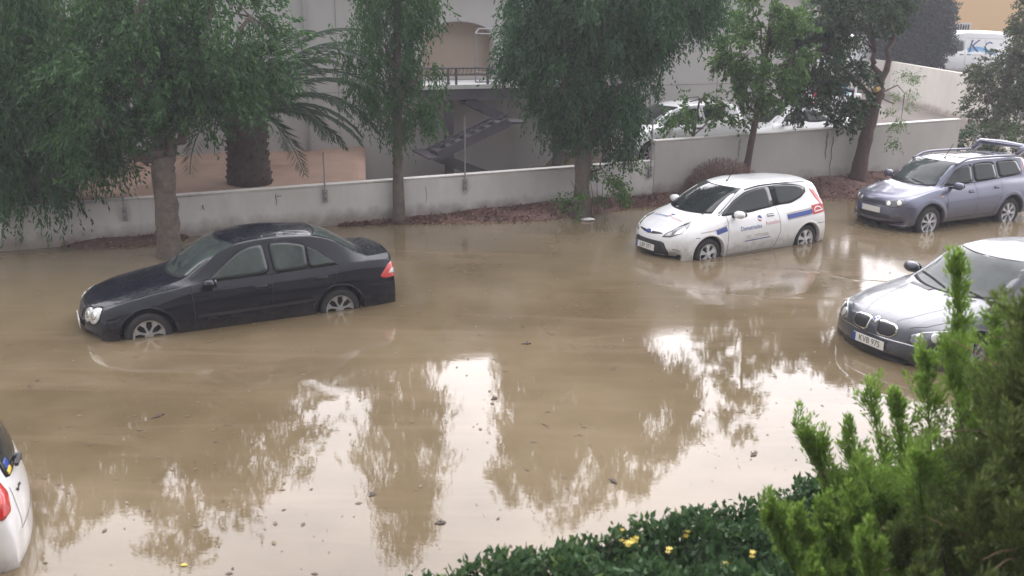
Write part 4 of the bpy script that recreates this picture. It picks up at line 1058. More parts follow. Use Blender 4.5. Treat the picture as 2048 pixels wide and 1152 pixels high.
    for sd in (1, -1):
        mb = MB(); mb.box((-2.98, sd*.555, 1.62), (.22, .04, .17), bev=.015); mb.build('spoiler_fin', mlilac, c.root, True)
    c.patch('sunroof', [(-1.30, -.40), (-1.30, .40), (-2.4, .40), (-2.4, -.40)], 'top', mglass_d, .003)
    c.windshield('windscreen', (-.17, -.44, .645), (-.86, -1.02, .53), mat=mglass_b)
    c.patch('rear_window', [(-.52, 1.12), (-.48, 1.40), (.48, 1.40), (.52, 1.12)], 'rear', mglass, .006)
    for sd in (1, -1): c.ribbon('panel_seam', [(a, b_*sd) for a, b_ in [(-.30, .68), (.10, .64), (.38, .58), (.56, .50)]], 'top', mseam, .008, .0016)
    c.ribbon('bonnet_crease', [(-.1, .36), (.6, .26)], 'top', mlilac, .012, .002); c.ribbon('bonnet_crease', [(-.1, -.36), (.6, -.26)], 'top', mlilac, .012, .002)
    gr = c.patch('grille', [(-.40, .68), (-.38, .765), (.38, .765), (.40, .68)], 'front', mplas, .006)
    for k in range(3): c.ribbon('grille_bar', [(-.38, .70+.024*k), (.38, .70+.024*k)], 'front', mlilac, .008, .010, 1, gr)
    c.patch('lower_grille', [(-.44, .40), (-.42, .50), (.42, .50), (.44, .40)], 'front', mplas, .004)
    h, nr = c.hit((0, .56), 'front'); c.plate((h.x+.012, 0, .57), 0, None)
    hh, nr = c.hit((-1.10, .10), 'top'); mb = MB(); mb.tube([hh, hh+Vector((-.22, 0, .28))], .007, 6); mb.tube([hh-Vector((0, 0, .01)), hh+Vector((-.02, 0, .03))], .018, 8); mb.build('aerial', mrub, c.root)
    c.ribbon('wiper', [(-.24, .52), (-.30, -.0)], 'top', mrub, .022, .014); c.ribbon('wiper', [(-.16, .05), (-.34, -.5)], 'top', mrub, .022, .014)
    for x in (0, -2.46):
        for sd in (1, -1): c.wheel(x, sd, 'rim', .335, .215, .835)
suv()

# ---------------------------------------------------------------- grey-blue large saloon at the right
msilver = paint('grey_blue_metallic', (.036, .041, .054), .25, .42, 1.2, .12)
def sedan_big():
    rows = scale_rows(SEDAN, [(.60, .66), (.18, .22), (-.54, -.60), (-1.24, -1.36), (-2.25, -2.55), (-3.04, -3.42), (-3.53, -3.90), (-3.62, -4.02)], 1.10,
                      [(.19, .19), (.30, .30), (.42, .43), (.56, .60), (.665, .73), (.735, .80), (.82, .875), (.965, 1.005), (1.2, 1.24), (1.426, 1.49)])
    sp = dict(wb=2.99, hub=.345, arch=.415, front=.90, rear=-4.14, floor=.2, spokes=10, sw0=.10, sw1=.14, nu=250,
      panels=[('front_door', 'side', [(-.70, .30), (-1.85, .30), (-1.88, 1.0), (-.68, .97)], lambda c: c[:, 2] < 1.0),
              ('rear_door', 'side', [(-1.85, .30), (-2.55, .30), (-2.9, .8), (-2.95, 1.0), (-1.88, 1.0)], lambda c: c[:, 2] < 1.0),
              ('bonnet', 'top', [(.62, -.60), (.36, -.70), (-.52, -.77), (-.42, -.3), (-.38, 0), (-.42, .3), (-.52, .77), (.36, .70), (.62, .60), (.80, .35), (.84, 0), (.80, -.35)], lambda c: (c[:, 2] > .745)),
              ('front_bumper', 'top', [(.42, -1.2), (1.2, -1.2), (1.2, 1.2), (.42, 1.2)], lambda c: c[:, 2] < .60),
              ('rear_bumper', 'top', [(-3.6, -1.2), (-5, -1.2), (-5, 1.2), (-3.6, 1.2)], lambda c: c[:, 2] < .66)])
    c = Car('luxury_saloon', rows, sp, msilver, (5.545, 12.32, -.28), R_(206.8), 'wet grey-blue large saloon with twin chrome-edged kidney grilles, nose towards the open water', 'car')
    for sd in (1, -1):
        k = 0 if sd == 1 else 1
        fd = c.parts['front_door'][k]; rd = c.parts['rear_door'][k]
        seams_side(c, [[(-.68, .97), (-.70, .3)], [(-1.88, 1.0), (-1.85, .3)], [(-2.95, 1.0), (-2.9, .8), (-2.55, .3)], [(.42, .60), (.6, .60)]], side=sd)
        g = [(-.96, 1.02), (-1.14, 1.13), (-1.32, 1.24), (-1.50, 1.32), (-1.66, 1.36), (-1.84, 1.375), (-1.88, 1.035)]
        r1 = [(-1.98, 1.04), (-1.94, 1.375), (-2.3, 1.37), (-2.62, 1.32), (-2.9, 1.18), (-2.98, 1.06)]
        for nm, pg, par in (('side_window', g, fd), ('side_window', r1, rd)):
            c.patch('window_seal', pg, 'side', mchrome, .0025, sd, par, 5, grow=.02)
            c.patch(nm, pg, 'side', mglass, .0055, sd, par, 5)
        c.handle(-1.70, .86, mchrome, fd, sd); c.handle(-2.75, .88, mchrome, rd, sd)
        c.mirror(-.93, .97, 1.04, msilver, sd, (.085, .13, .085))
        P = [(.40, .60), (.36, .70), (.22, .755), (.0, .79), (-.10, .79), (-.05, .69), (.08, .625), (.26, .59)]
        hl = c.patch('headlight', [(-p[0]*1.0+.21, p[1]) for p in P], 'fq', mlens_d, .006, sd)
        for (a, z, rr_) in ((.26, .675, .055), (.08, .705, .055)):
            c.patch('reflector', [(-a+.21+rr_*math.cos(t), z+rr_*math.sin(t)) for t in np.linspace(0, 2*math.pi, 12, endpoint=False)], 'fq', mlens, .012, sd, hl, 3, False)
        # kidney
        kd = [(sd*.055, .76), (sd*.07, .63), (sd*.12, .595), (sd*.30, .60), (sd*.365, .66), (sd*.36, .735), (sd*.30, .765), (sd*.12, .775)]
        kg = c.patch('kidney_grille', kd, 'front', mchrome, .014, rings=4)
        kk = c.patch('grille_mesh', kd, 'front', mplas, .018, 1, kg, 4, grow=.86)
        for q in range(9):
            y = sd*(.10+.027*q); c.ribbon('grille_slat', [(y, .62), (y, .748)], 'front', mseam, .007, .022, 1, kg)
        c.patch('tail_light', [(-3.86, .76), (-4.0, .92), (-4.04, .74)], 'side', mred, .006, sd)
        c.ribbon('bonnet_crease', [(-.40, sd*.52), (.1, sd*.44), (.55, sd*.34), (.72, sd*.26)], 'top', msilver, .014, .003)
        c.ribbon('panel_seam', [(a, b_*sd) for a, b_ in [(-.52, .77), (.10, .735), (.36, .70), (.58, .62), (.72, .48)]], 'top', mseam, .009, .0016)
    bd_ = c.patch('badge', [(.795+.042*math.cos(a), .042*math.sin(a)) for a in np.linspace(0, 2*math.pi, 18, endpoint=False)], 'top', mchrome, .008, rings=3, rnd=False)
    for q in range(4):
        t = np.linspace(q*math.pi/2, (q+1)*math.pi/2, 6)
        c.patch('badge_quarter', [(.795, 0)]+[(.795+.03*math.cos(a), .03*math.sin(a)) for a in t], 'top', mblue if q % 2 else mwhite, .012, 1, bd_, 2, False)
    c.windshield('windscreen', (-.40, -.72, .735), (-1.20, -1.42, .57), mat=mglass_b)
    c.windshield('rear_window', (-3.58, -3.42, .62), (-2.9, -2.75, .54), mat=mglass_b)
    mb = MB(); mb.box((-1.10, .0, 1.245), (.06, .22, .07), bev=.02); mb.build('interior_mirror', mplas, c.root)
    c.ribbon('wiper', [(-.52, .62), (-.56, .02)], 'top', mrub, .024, .014); c.ribbon('wiper', [(-.46, .0), (-.70, -.6)], 'top', mrub, .024, .014)
    c.patch('cowl_vent', [(-.28, -.12), (-.36, -.50), (-.43, -.52), (-.36, -.10)], 'top', mplas, .003, rnd=False)
    c.patch('cowl_vent', [(-.28, .12), (-.36, .50), (-.43, .52), (-.36, .10)], 'top', mplas, .003, rnd=False)
    c.ribbon('bumper_strip', [(-.80, .555), (-.5, .575), (0, .575), (.5, .575), (.80, .555)], 'front', mchrome, .014, .006)
    lg = c.patch('lower_grille', [(-.52, .25), (-.56, .36), (-.50, .40), (.50, .40), (.56, .36), (.52, .25)], 'front', mplas, .005)
    h, nr = c.hit((0, .48), 'front'); c.plate((h.x+.012, 0, .475), 0, 'KVB 975')
    for x in (0, -2.99):
        for sd in (1, -1): c.wheel(x, sd, 'rim', .345, .245, .90)
sedan_big()

# ---------------------------------------------------------------- white hatchback cut by the left edge
mwhite2 = paint('white_paint_near', (.72, .72, .73), .0, .3, .5, .04)
def hatch_left():
    rows = scale_rows(HATCH, [(.52, .50), (-2.78, -2.66), (-3.02, -2.96)], .985, [(.16, .18), (.62, .62), (1.475, 1.50)])
    sp = dict(wb=2.46, hub=.29, arch=.345, front=.75, rear=-3.08, floor=.18, spokes=7, nu=200, panels=hatch_panels())
    c = Car('near_hatchback', rows, sp, mwhite2, (-6.98, 6.12, -.34), R_(207), 'white hatchback with round red tail light, cut off at the left edge of the photo', 'car')
    for sd in (1, -1):
        k = 0 if sd == 1 else 1; dr = c.parts['door'][k]
        seams_side(c, [[(-.46, .94), (-.42, .6), (-.43, .25)], [(-1.70, 1.0), (-1.74, .55), (-1.62, .25)]], side=sd)
        g = [(-.36, .945), (-.56, 1.075), (-.78, 1.20), (-1.02, 1.295), (-1.28, 1.355), (-1.62, 1.375), (-1.66, 1.015), (-1.1, .985)]
        q = [(-1.76, 1.03), (-1.73, 1.375), (-2.1, 1.365), (-2.42, 1.325), (-2.50, 1.24), (-2.35, 1.12), (-2.1, 1.05)]
        for nm, pg, par in (('side_window', g, dr), ('quarter_window', q, c.root)):
            c.patch('window_seal', pg, 'side', mrub, .0025, sd, par, 5, grow=.025)
            c.patch(nm, pg, 'side', mglass, .0055, sd, par, 5)
        c.handle(-1.50, .88, mwhite2, dr, sd, .19); c.mirror(-.60, .90, .99, mwhite2, sd)
        tl = c.patch('tail_light', [(-.02+.15*math.cos(a), .80+.16*math.sin(a)*(1 if math.sin(a) > 0 else 1.15)) for a in np.linspace(0, 2*math.pi, 16, endpoint=False)], 'rq', mred, .008, sd) if False else None
        P = [(.0, .78), (-.10, .82), (-.15, .94), (-.11, 1.06), (.0, 1.12), (.09, 1.07), (.13, .94), (.09, .82)]
        tl = c.patch('tail_light', [(p[0]+RQ0, p[1]) for p in P], 'rq', mred, .010, sd)
        c.patch('tail_lens', [(p[0]*.45+RQ0, .95+(p[1]-.95)*.45) for p in P], 'rq', mredp, .014, sd, tl, 3)
    c.patch('rear_window_seal', [(-.50, 1.0), (-.45, 1.32), (.45, 1.32), (.50, 1.0)], 'rear', mrub, .003, grow=.03)
    c.patch('rear_window', [(-.50, 1.0), (-.45, 1.32), (.45, 1.32), (.50, 1.0)], 'rear', mglass, .007)
    h, nr = c.hit((0, .97), 'rear')
    mb = MB(); mb.bar((h.x-.04, -.02, .975), (h.x-.02, .36, 1.05), .03, .025); mb.tube([(h.x+.02, 0, .965), (h.x-.05, 0, .965)], .035, 10); mb.build('rear_wiper', mplas, c.root)
    c.ribbon('panel_seam', [(-.62, .60), (.62, .60)], 'rear', mseam, .009, .002); c.ribbon('panel_seam', [(-.56, .95), (-.60, .62)], 'rear', mseam, .009, .002); c.ribbon('panel_seam', [(.56, .95), (.60, .62)], 'rear', mseam, .009, .002)
    c.text('tailgate_badge', 'DX', .08, 'rear', (.34, .86), 0, mink, .006, flip=True) if False else None
    c.ribbon('tailgate_badge', [(.30, .85), (.36, .87), (.42, .85), (.46, .88)], 'rear', mplas, .022, .006)
    c.patch('window_sticker', [(.30, 1.04), (.30, 1.11), (.42, 1.11), (.43, 1.04)], 'rear', mblue, .010, rings=2)
    c.patch('window_sticker', [(.32, 1.005), (.32, 1.045), (.44, 1.045), (.44, 1.005)], 'rear', pm('yellow_sticker', (.75, .5, .06), .5), .0115, rings=2)
    for x in (0, -2.46):
        for sd in (1, -1): c.wheel(x, sd, 'cap', .29, .195, .815)
RQ0 = -.64
hatch_left()

# ---------------------------------------------------------------- cars in the car park behind the wall
def simple_car(name, rows, sp, mat, loc, yaw, label, glass, ws, rw=None, lights=None, text=None, group=None, wr=.3):
    sp = dict(sp); sp.setdefault('nu', 110); sp.setdefault('nv', 34); sp.setdefault('panels', [])
    c = Car(name, rows, sp, mat, loc, yaw, label, 'car', group)
    for sd in (1, -1):
        for g in glass:
            par = c.patch('side_window', g, 'side', mglass, .006, sd, None, 4); c.patch('window_seal', g, 'side', mrub, .003, sd, par, 3, grow=.025)
        c.mirror(ws[0][1]-.25, .92*sp.get('wsc', 1), ws[0][3], mat, sd)
        c.ribbon('panel_seam', [(-.55, .92), (-.5, .3)], 'side', mseam, .01, .002, sd); c.ribbon('panel_seam', [(-1.65, .96), (-1.62, .3)], 'side', mseam, .01, .002, sd)
        h = c.handle(-1.48, .86, mplas, c.root, sd, .2)
        for x in (0, -sp['wb']): c.wheel(x, sd, 'rim', wr, wr*.66, .83*sp.get('wsc', 1))
        if lights: c.patch('headlight', lights, 'fq', mlens_d, .006, sd)
    c.windshield('windscreen', ws[0][:3], ws[1][:3])
    if rw: c.windshield('rear_window', *rw)
    return c
sedw = [[(-.88, .968), (-1.16, 1.16), (-1.48, 1.30), (-1.70, 1.315), (-1.72, .978)], [(-1.80, .983), (-1.78, 1.315), (-2.2, 1.275), (-2.45, 1.165), (-2.70, 1.0)]]
hatw = [[(-.40, .95), (-.78, 1.20), (-1.28, 1.355), (-1.62, 1.375), (-1.66, 1.015)], [(-1.76, 1.03), (-1.73, 1.375), (-2.42, 1.325), (-2.52, 1.22), (-2.40, 1.10)]]
spS = dict(wb=2.715, hub=.31, arch=.385, front=.80, rear=-3.73, floor=.2)
spH = dict(wb=2.489, hub=.29, arch=.352, front=.78, rear=-3.14, floor=.18)
hlp = [(-.18, .62), (-.10, .72), (.10, .80), (.16, .74), (.02, .63)]
def lotz(X, Y):
    s, n = ston(X, Y); return zg(s, n)+.02
ca = simple_car('car_park_hatchback', HATCH, spH, mwhitep, (3.05, 24.35, lotz(3.05, 24.35)), R_(207), 'white car with small dark lettering on its door, parked behind the step in the wall', hatw,
   ((-.04, -.34, .655, .99), (-.83, -1.0, .505)), None, hlp, wr=.3)
for i, (t, z, sz) in enumerate([('AUTO SERVICE LTD', .80, .075), ('SALES AND REPAIRS', .70, .06), ('TEL 24 621', .61, .06), ('NICOSIA', .52, .05)]):
    ca.text('door_lettering', t, sz, 'side', (-.98, z), 0, mgrey_t, .006, 1, flip=True, sx=.9)
simple_car('car_park_saloon', SEDAN, spS, mwhitep, (6.6, 27.9, lotz(7.8, 27.9)-.02), R_(204), 'white saloon nose left behind the high wall, half hidden by tree leaves', sedw,
   ((-.42, -.66, .66, .98), (-1.10, -1.27, .52)), ((-3.19, -3.04, .58), (-2.56, -2.44, .50)), hlp)
simple_car('distant_white_car', HATCH, dict(spH, nu=80, nv=24), mwhitep, (23.4, 44.5, .62), R_(185), 'white car with only roof and windows above the diagonal wall, before the van', hatw,
   ((-.04, -.34, .655, .99), (-.83, -1.0, .505)), None, hlp)
# white van with blue K
def van(name, loc, yaw, label, letter, dark=False):
    rows = scale_rows(HATCH, [(.52, .62), (-.31, .10), (-1.12, -.75), (-2.15, -2.6), (-2.62, -3.75), (-2.78, -3.9), (-2.94, -3.98), (-3.02, -4.02)], 1.13,
                      [(.16, .25), (.45, .55), (.62, .85), (.765, 1.05), (.985, 1.40), (1.2, 1.80), (1.375, 2.18), (1.475, 2.42)])
    for r_ in rows:
        if r_[2] > 2.1: r_[3] *= 1.12
    sp = dict(wb=3.0, hub=.33, arch=.40, front=.9, rear=-4.2, floor=.25, nu=100, nv=34, panels=[])
    c = Car(name, rows, sp, mwhitep, loc, yaw, label, 'van')
    for sd in (1, -1):
        w_ = c.patch('side_window', [(-.30, 1.32), (-.55, 1.62), (-.85, 1.84), (-1.25, 1.86), (-1.28, 1.36)], 'side', mglass_b if not dark else mglass, .008, sd, None, 4)
        c.patch('window_seal', [(-.30, 1.32), (-.55, 1.62), (-.85, 1.84), (-1.25, 1.86), (-1.28, 1.36)], 'side', mrub, .004, sd, w_, 4, grow=.03)
        c.ribbon('panel_seam', [(-1.34, 1.95), (-1.36, .4)], 'side', mseam, .014, .003, sd); c.ribbon('panel_seam', [(-2.5, 1.95), (-2.5, .4)], 'side', mseam, .014, .003, sd)
        c.ribbon('slide_rail', [(-1.4, 2.02), (-3.7, 1.98)], 'side', mgrey_t, .02, .005, sd)
        c.handle(-1.16, 1.16, mplas, c.root, sd, .22); c.handle(-1.55, 1.16, mplas, c.root, sd, .22)
        c.mirror(-.35, 1.05, 1.45, mplas, sd, (.09, .12, .16))
        for x in (0, -3.0): c.wheel(x, sd, 'rim', .33, .21, .93)
        if letter:
            mlb = pm('light_blue_print', (.16, .38, .62), .4)
            fl = sd == 1
            c.grid('side_print', [[(-1.50-1.5*i/9, 1.24+.24*j/3+.10*math.sin(i*.5)) for j in range(4)] for i in range(10)], 'side', mlb, .005, sd)
            c.text('side_lettering', 'K', .92, 'side', (-1.80, 1.58), 0, pm('navy_print', (.03, .06, .17), .4), .009, sd, flip=fl, shear=.25, sx=1.05)
            c.text('side_lettering', 'C', .80, 'side', (-2.66, 1.52), 0, mblue, .009, sd, flip=fl, sx=.9)
            c.text('side_lettering', 'THE MAGIC', .17, 'side', (-2.2, 1.12), 0, mgrey_t, .009, sd, flip=fl) if False else None
            c.text('side_lettering', 'TRADING CO', .16, 'side', (-2.12, 1.12), 0, mgrey_t, .009, sd, flip=fl)
            c.ribbon('side_lettering', [(-1.75, .93), (-2.5, .93)], 'side', mgrey_t, .05, .009, sd)
    c.windshield('windscreen', (.20, -.14, .76), (-.56, -.68, .64), mat=mglass_b if not dark else mglass)
    return c
van('delivery_van', (23.1, 54.0, .95), R_(182), 'white high-roofed van with a large blue letter K on its side, at the far right', True)
van('distant_van', (15.3, 52.0, .75), R_(186), 'white van seen between the leaning tree and the dark conifer', False, True)
# white pickup
def pickup():
    e = empty('pickup_truck', (9.9, 35.6, lotz(11.1, 35.6)), R_(205), 'small white pickup truck loaded with red and yellow things behind the parked saloon', 'pickup truck')
    mb = MB(); mb.box((-.1, 0, .78), (1.5, 1.6, .55), bev=.09); mb.box((-.35, 0, 1.22), (1.0, 1.45, .55), bev=.14); mb.build('cab', mwhitep, e, True)
    mb = MB(); mb.box((-.35, .735, 1.25), (.7, .02, .34)); mb.build('side_window', mglass, e)
    mb = MB(); mb.box((.165, 0, 1.25), (.02, 1.2, .36)); mb.build('windscreen', mglass, e)
    for y in (.76, -.76):
        mb = MB(); mb.box((-2.0, y, .88), (2.2, .05, .42), bev=.015); mb.build('load_bed_side', mwhitep, e)
    mb = MB(); mb.box((-3.1, 0, .88), (.05, 1.5, .42), bev=.015); mb.build('tailgate', mwhitep, e)
    mb = MB(); mb.box((-2.0, 0, .66), (2.15, 1.46, .05)); mb.build('load_bed_floor', mplas, e)
    for y in (.66, -.66):
        for x in (-.75, -2.9):
            mb = MB(); mb.box((x, y, 1.35), (.05, .05, .75)); mb.build('rack_post', mwhitep, e)
    for x in (0, -2.4):
        for y in (.72, -.72):
            mb = MB(); mb.tube([(x, y-.09, .3), (x, y+.09, .3)], .3, 20); mb.build('wheel', mtyre, e)
    for i, (x, y, z, d, col, nm, lb) in enumerate([(-1.2, .1, .95, (.55, .7, .5), (.45, .03, .03), 'red_crate', 'red crate loaded at the front of the white pickup bed'),
                                      (-1.9, .1, .90, (.5, .6, .4), (.55, .38, .04), 'yellow_crate', 'yellow crate loaded in the middle of the white pickup bed'),
                                      (-2.6, .0, 1.0, (.45, .8, .6), (.10, .35, .42), 'turquoise_crate', 'turquoise crate loaded at the tail of the white pickup bed')]):
        r_ = e.matrix_basis if False else Matrix.Translation(e.location) @ Matrix.Rotation(e.rotation_euler.z, 4, 'Z')
        p = r_ @ Vector((x, y, .70))
        k = empty(nm, p, e.rotation_euler.z, lb, 'crate')
        mm = pm(nm, col, .5)
        for (cx, cy, dx, dy) in ((0, d[1]/2, d[0], .03), (0, -d[1]/2, d[0], .03), (d[0]/2, 0, .03, d[1]-.03), (-d[0]/2, 0, .03, d[1]-.03)):
            mb = MB(); mb.box((cx, cy, d[2]/2), (dx, dy, d[2]), bev=.008); mb.build('crate_side', mm, k)
        mb = MB(); mb.box((0, 0, .02), (d[0]-.04, d[1]-.04, .03)); mb.build('crate_bottom', mm, k)
pickup()
# ================================================================== VEGETATION
mbark = pm('grey_brown_bark', (.125, .102, .085), .9, var=.35, vscale=7, bump=.8, bscale=22, bdist=.02)
mbark_r = pm('wet_red_bark', (.080, .048, .040), .8, var=.3, vscale=8, bump=.8, bscale=22, bdist=.02)
lf_weep = leaf_mat('weeping_foliage', (.028, .080, .024), (.065, .150, .045), (.14, .24, .08), .4)
lf_grey = leaf_mat('grey_green_foliage', (.024, .068, .026), (.055, .130, .048), (.11, .20, .08), .4)
lf_light = leaf_mat('light_green_foliage', (.050, .115, .026), (.115, .21, .052), (.22, .32, .10), .45)
lf_dark = leaf_mat('dark_green_foliage', (.018, .045, .015), (.042, .085, .026), (.09, .13, .05), .3)
lf_con = leaf_mat('dark_conifer_foliage', (.010, .020, .010), (.026, .042, .018), None, .1)
lf_olive = leaf_mat('olive_foliage', (.035, .050, .018), (.075, .095, .035), (.13, .15, .06), .3)

def leaf_quads(P, D, Nn, ln, wd):
    """P base points, D direction, Nn side vectors: pointed leaves (one quad each)"""
    n = len(P); ln = np.broadcast_to(ln, n)[:, None]; wd = np.broadcast_to(wd, n)[:, None]
    V = np.stack([P, P+D*ln*.45+Nn*wd*.5, P+D*ln, P+D*ln*.45-Nn*wd*.5], 1).reshape(-1, 3)
    F = np.arange(n*4, dtype=np.int32).reshape(n, 4); return V, F
def unit(a): return a/(np.linalg.norm(a, axis=-1, keepdims=True)+1e-9)

def crown_mesh(lumps, dens, ln, wd, hang=.6, strand=.45, per=14, seed=1, hollow=.55, jitter=.35, clump=.75):
    """strands start in clumps over the lumps' volume and hang or spread; leaves sit along them"""
    g = np.random.default_rng(seed); VV = []; 
    for (cx, cy, cz, rx, ry, rz) in lumps:
        vol = rx*ry*rz; ncl = max(4, int(26*dens*(rx*ry+ry*rz+rx*rz)/3))
        d = unit(g.normal(size=(ncl, 3))); rad = hollow+(1-hollow)*g.random(ncl)**.5
        ctr = d*rad[:, None]*np.array([rx, ry, rz])*(1+.16*np.sin(d[:, :1]*7+cx)*np.sin(d[:, 2:]*6+cz))
        csz = (.16+.20*g.random(ncl))*clump*(vol**(1/3))**.5
        k = np.maximum(3, (20*dens*csz/.22*clump).astype(int))
        rep_ = np.repeat(np.arange(ncl), k); off = g.normal(size=(len(rep_), 3))*csz[rep_][:, None]*.62
        S = ctr[rep_]+off
        out_d = unit(S*[1, 1, .6])
        D = unit(out_d*(1-hang)+np.array([0, 0, -1.])*hang+g.normal(size=S.shape)*jitter*.6)
        L_ = strand*(.4+.9*g.random(len(S)))
        t = (np.arange(per)+.5)/per
        # strands bend downward
        Pp = S[:, None, :]+D[:, None, :]*(L_[:, None]*t)[..., None]; Pp[..., 2] -= hang*.5*(L_[:, None]*t)**2
        Pp = Pp.reshape(-1, 3)+g.normal(size=(len(S)*per, 3))*.02
        Dd = unit(np.repeat(D, per, 0)+g.normal(size=Pp.shape)*.55+np.array([0, 0, -.5])*hang)
        Nn = unit(np.cross(Dd, g.normal(size=Pp.shape)))
        V, F = leaf_quads(Pp+[cx, cy, cz], Dd, Nn, ln*(.6+.7*g.random(len(Pp))), wd*(.6+.7*g.random(len(Pp))))
        VV.append(V)
    V = np.vstack(VV); return V, np.arange(len(V), dtype=np.int32).reshape(-1, 4)

def limb_paths(base, tops, seed=0, wob=.08, n=7):
    g = np.random.default_rng(seed); out_ = []
    for (a, b_, ra, rb) in tops:
        a = np.array(a, float); b_ = np.array(b_, float); P = []
        for i in range(n):
            t = i/(n-1); p = a*(1-t)+b_*t+g.normal(size=3)*wob*math.sin(math.pi*t); P.append(p)
        out_.append((P, [ra+(rb-ra)*i/(n-1) for i in range(n)]))
    return out_

def tree(name, base, label, trunk, limbs, lumps, mat_l, mat_b, dens=1.0, ln=.1, wd=.035, seed=1, group=None, **kw):
    """trunk: list of (x,y,z,r) world; limbs: (a, b, ra, rb) world; lumps: ellipsoids world"""
    b0 = np.array(base, float); e = empty(name, base, 0, label, 'tree', group)
    mb = MB(); P = [np.array(p[:3])-b0 for p in trunk]
    # denser trunk with small knots
    Q = []; R = []
    g = np.random.default_rng(seed+50)
    for (a, b_, ra, rb) in zip(P[:-1], P[1:], [p[3] for p in trunk[:-1]], [p[3] for p in trunk[1:]]):
        for i in range(5):
            t = i/5; Q.append(a*(1-t)+b_*t+g.normal(size=3)*.03*ra); R.append((ra+(rb-ra)*t)*(1+.06*g.normal()))
    Q.append(P[-1]); R.append(trunk[-1][3]); mb.tube(Q, R, 14); mb.build('trunk', mat_b, e, True)
    for P_, r_ in limb_paths(base, limbs, seed):
        m = MB(); m.tube([p-b0 for p in P_], r_, 8); m.build('limb', mat_b, e, True)
    # twigs into the crown lumps
    m = MB(); src = [np.array(p[:3])-b0 for p in trunk[len(trunk)//2:]]+[np.array(l[1])-b0 for l in limbs]
    for (cx, cy, cz, rx, ry, rz) in lumps:
        c = np.array([cx, cy, cz])-b0; q = min(src, key=lambda s_: np.linalg.norm(s_-c-[0, 0, -rz*.5]))
        for i in range(3):
            d = unit(g.normal(size=3))*np.array([rx, ry, rz])*.6
            mid = (q+c+d)/2+g.normal(size=3)*.12; m.tube([q, mid, c+d], [.022, .014, .005], 5)
    tag(m.build('twig', mat_b, e, True), kind='stuff')
    lm = [(l[0]-b0[0], l[1]-b0[1], l[2]-b0[2], *l[3:]) for l in lumps]
    V, F = crown_mesh(lm, dens, ln, wd, seed=seed, **kw)
    tag(mesh_obj('crown', V, F, mat_l, e, False), kind='stuff')
    return e

# broad tree behind the black saloon
tree('street_tree', (-6.23, 16.72, -.3), 'broad tree with thick pale forking trunk right behind the black saloon',
     [(-6.23, 16.72, -.3, .25), (-6.22, 16.72, .6, .205), (-6.2, 16.74, 1.5, .19), (-6.2, 16.76, 1.8, .20)],
     [((-6.2, 16.76, 1.75), (-6.75, 16.6, 2.0), .14, .09), ((-6.75, 16.6, 2.0), (-7.6, 16.5, 2.9), .09, .04), ((-6.2, 16.76, 1.75), (-6.45, 16.8, 3.4), .13, .08), ((-6.45, 16.8, 3.4), (-6.3, 16.9, 5.6), .08, .03),
      ((-6.15, 16.76, 1.75), (-5.6, 16.9, 2.7), .12, .07), ((-5.6, 16.9, 2.7), (-4.6, 17.2, 4.2), .07, .03), ((-5.8, 16.8, 2.4), (-5.0, 17.0, 5.2), .07, .03)],
     [(-6.4, 16.9, 4.5, 1.0, 1.0, .9), (-5.1, 17.1, 4.1, .95, .9, .9), (-6.9, 16.6, 3.2, 1.0, 1.0, 1.0), (-5.5, 16.9, 2.9, .9, .9, .7), (-4.35, 17.3, 3.6, .6, .6, .7), (-5.5, 17, 5.3, .45, .5, .4), (-6.6, 17, 6.0, .6, .6, .5), (-7.3, 17, 5.4, .4, .4, .35), (-4.9, 17, 4.9, .4, .4, .3), (-7.3, 16.5, 2.3, .55, .6, .7), (-6.1, 17.0, 3.4, 1.0, .9, .8)],
     lf_weep, mbark, 1.4, .10, .040, 3, hang=.5, strand=.4)
# weeping tree at the left edge
tree('weeping_tree', (-8.9, 18.0, .6), 'dense dark weeping tree behind the low wall at the far left',
     [(-8.9, 18.0, .6, .34), (-8.9, 18.0, 1.6, .30), (-9.0, 18.0, 3.2, .22), (-9.0, 18, 5.5, .1)],
     [((-8.9, 18, 2.2), (-7.9, 17.8, 4.0), .13, .05), ((-9, 18, 2.6), (-10.3, 17.8, 4.4), .13, .05), ((-9, 18, 3.2), (-8.8, 17.2, 5.6), .1, .04)],
     [(-9.0, 17.8, 3.0, 1.5, 1.2, 1.6), (-8.1, 17.6, 4.2, 1.3, 1.2, 1.4), (-10.2, 17.8, 3.4, 1.4, 1.3, 1.8), (-9.5, 17.9, 5.0, 1.0, 1.0, .8), (-8.4, 17.9, 6.0, .5, .5, .5), (-9.8, 17.8, 6.5, .6, .6, .5), (-8.0, 17.6, 2.6, .8, .8, 1.0), (-8.9, 17.7, 1.5, 1.0, .9, .8), (-10.6, 17.6, 1.9, 1.2, .9, 1.0)],
     lf_weep, mbark, 1.35, .13, .036, 5, hang=.8, strand=.65)
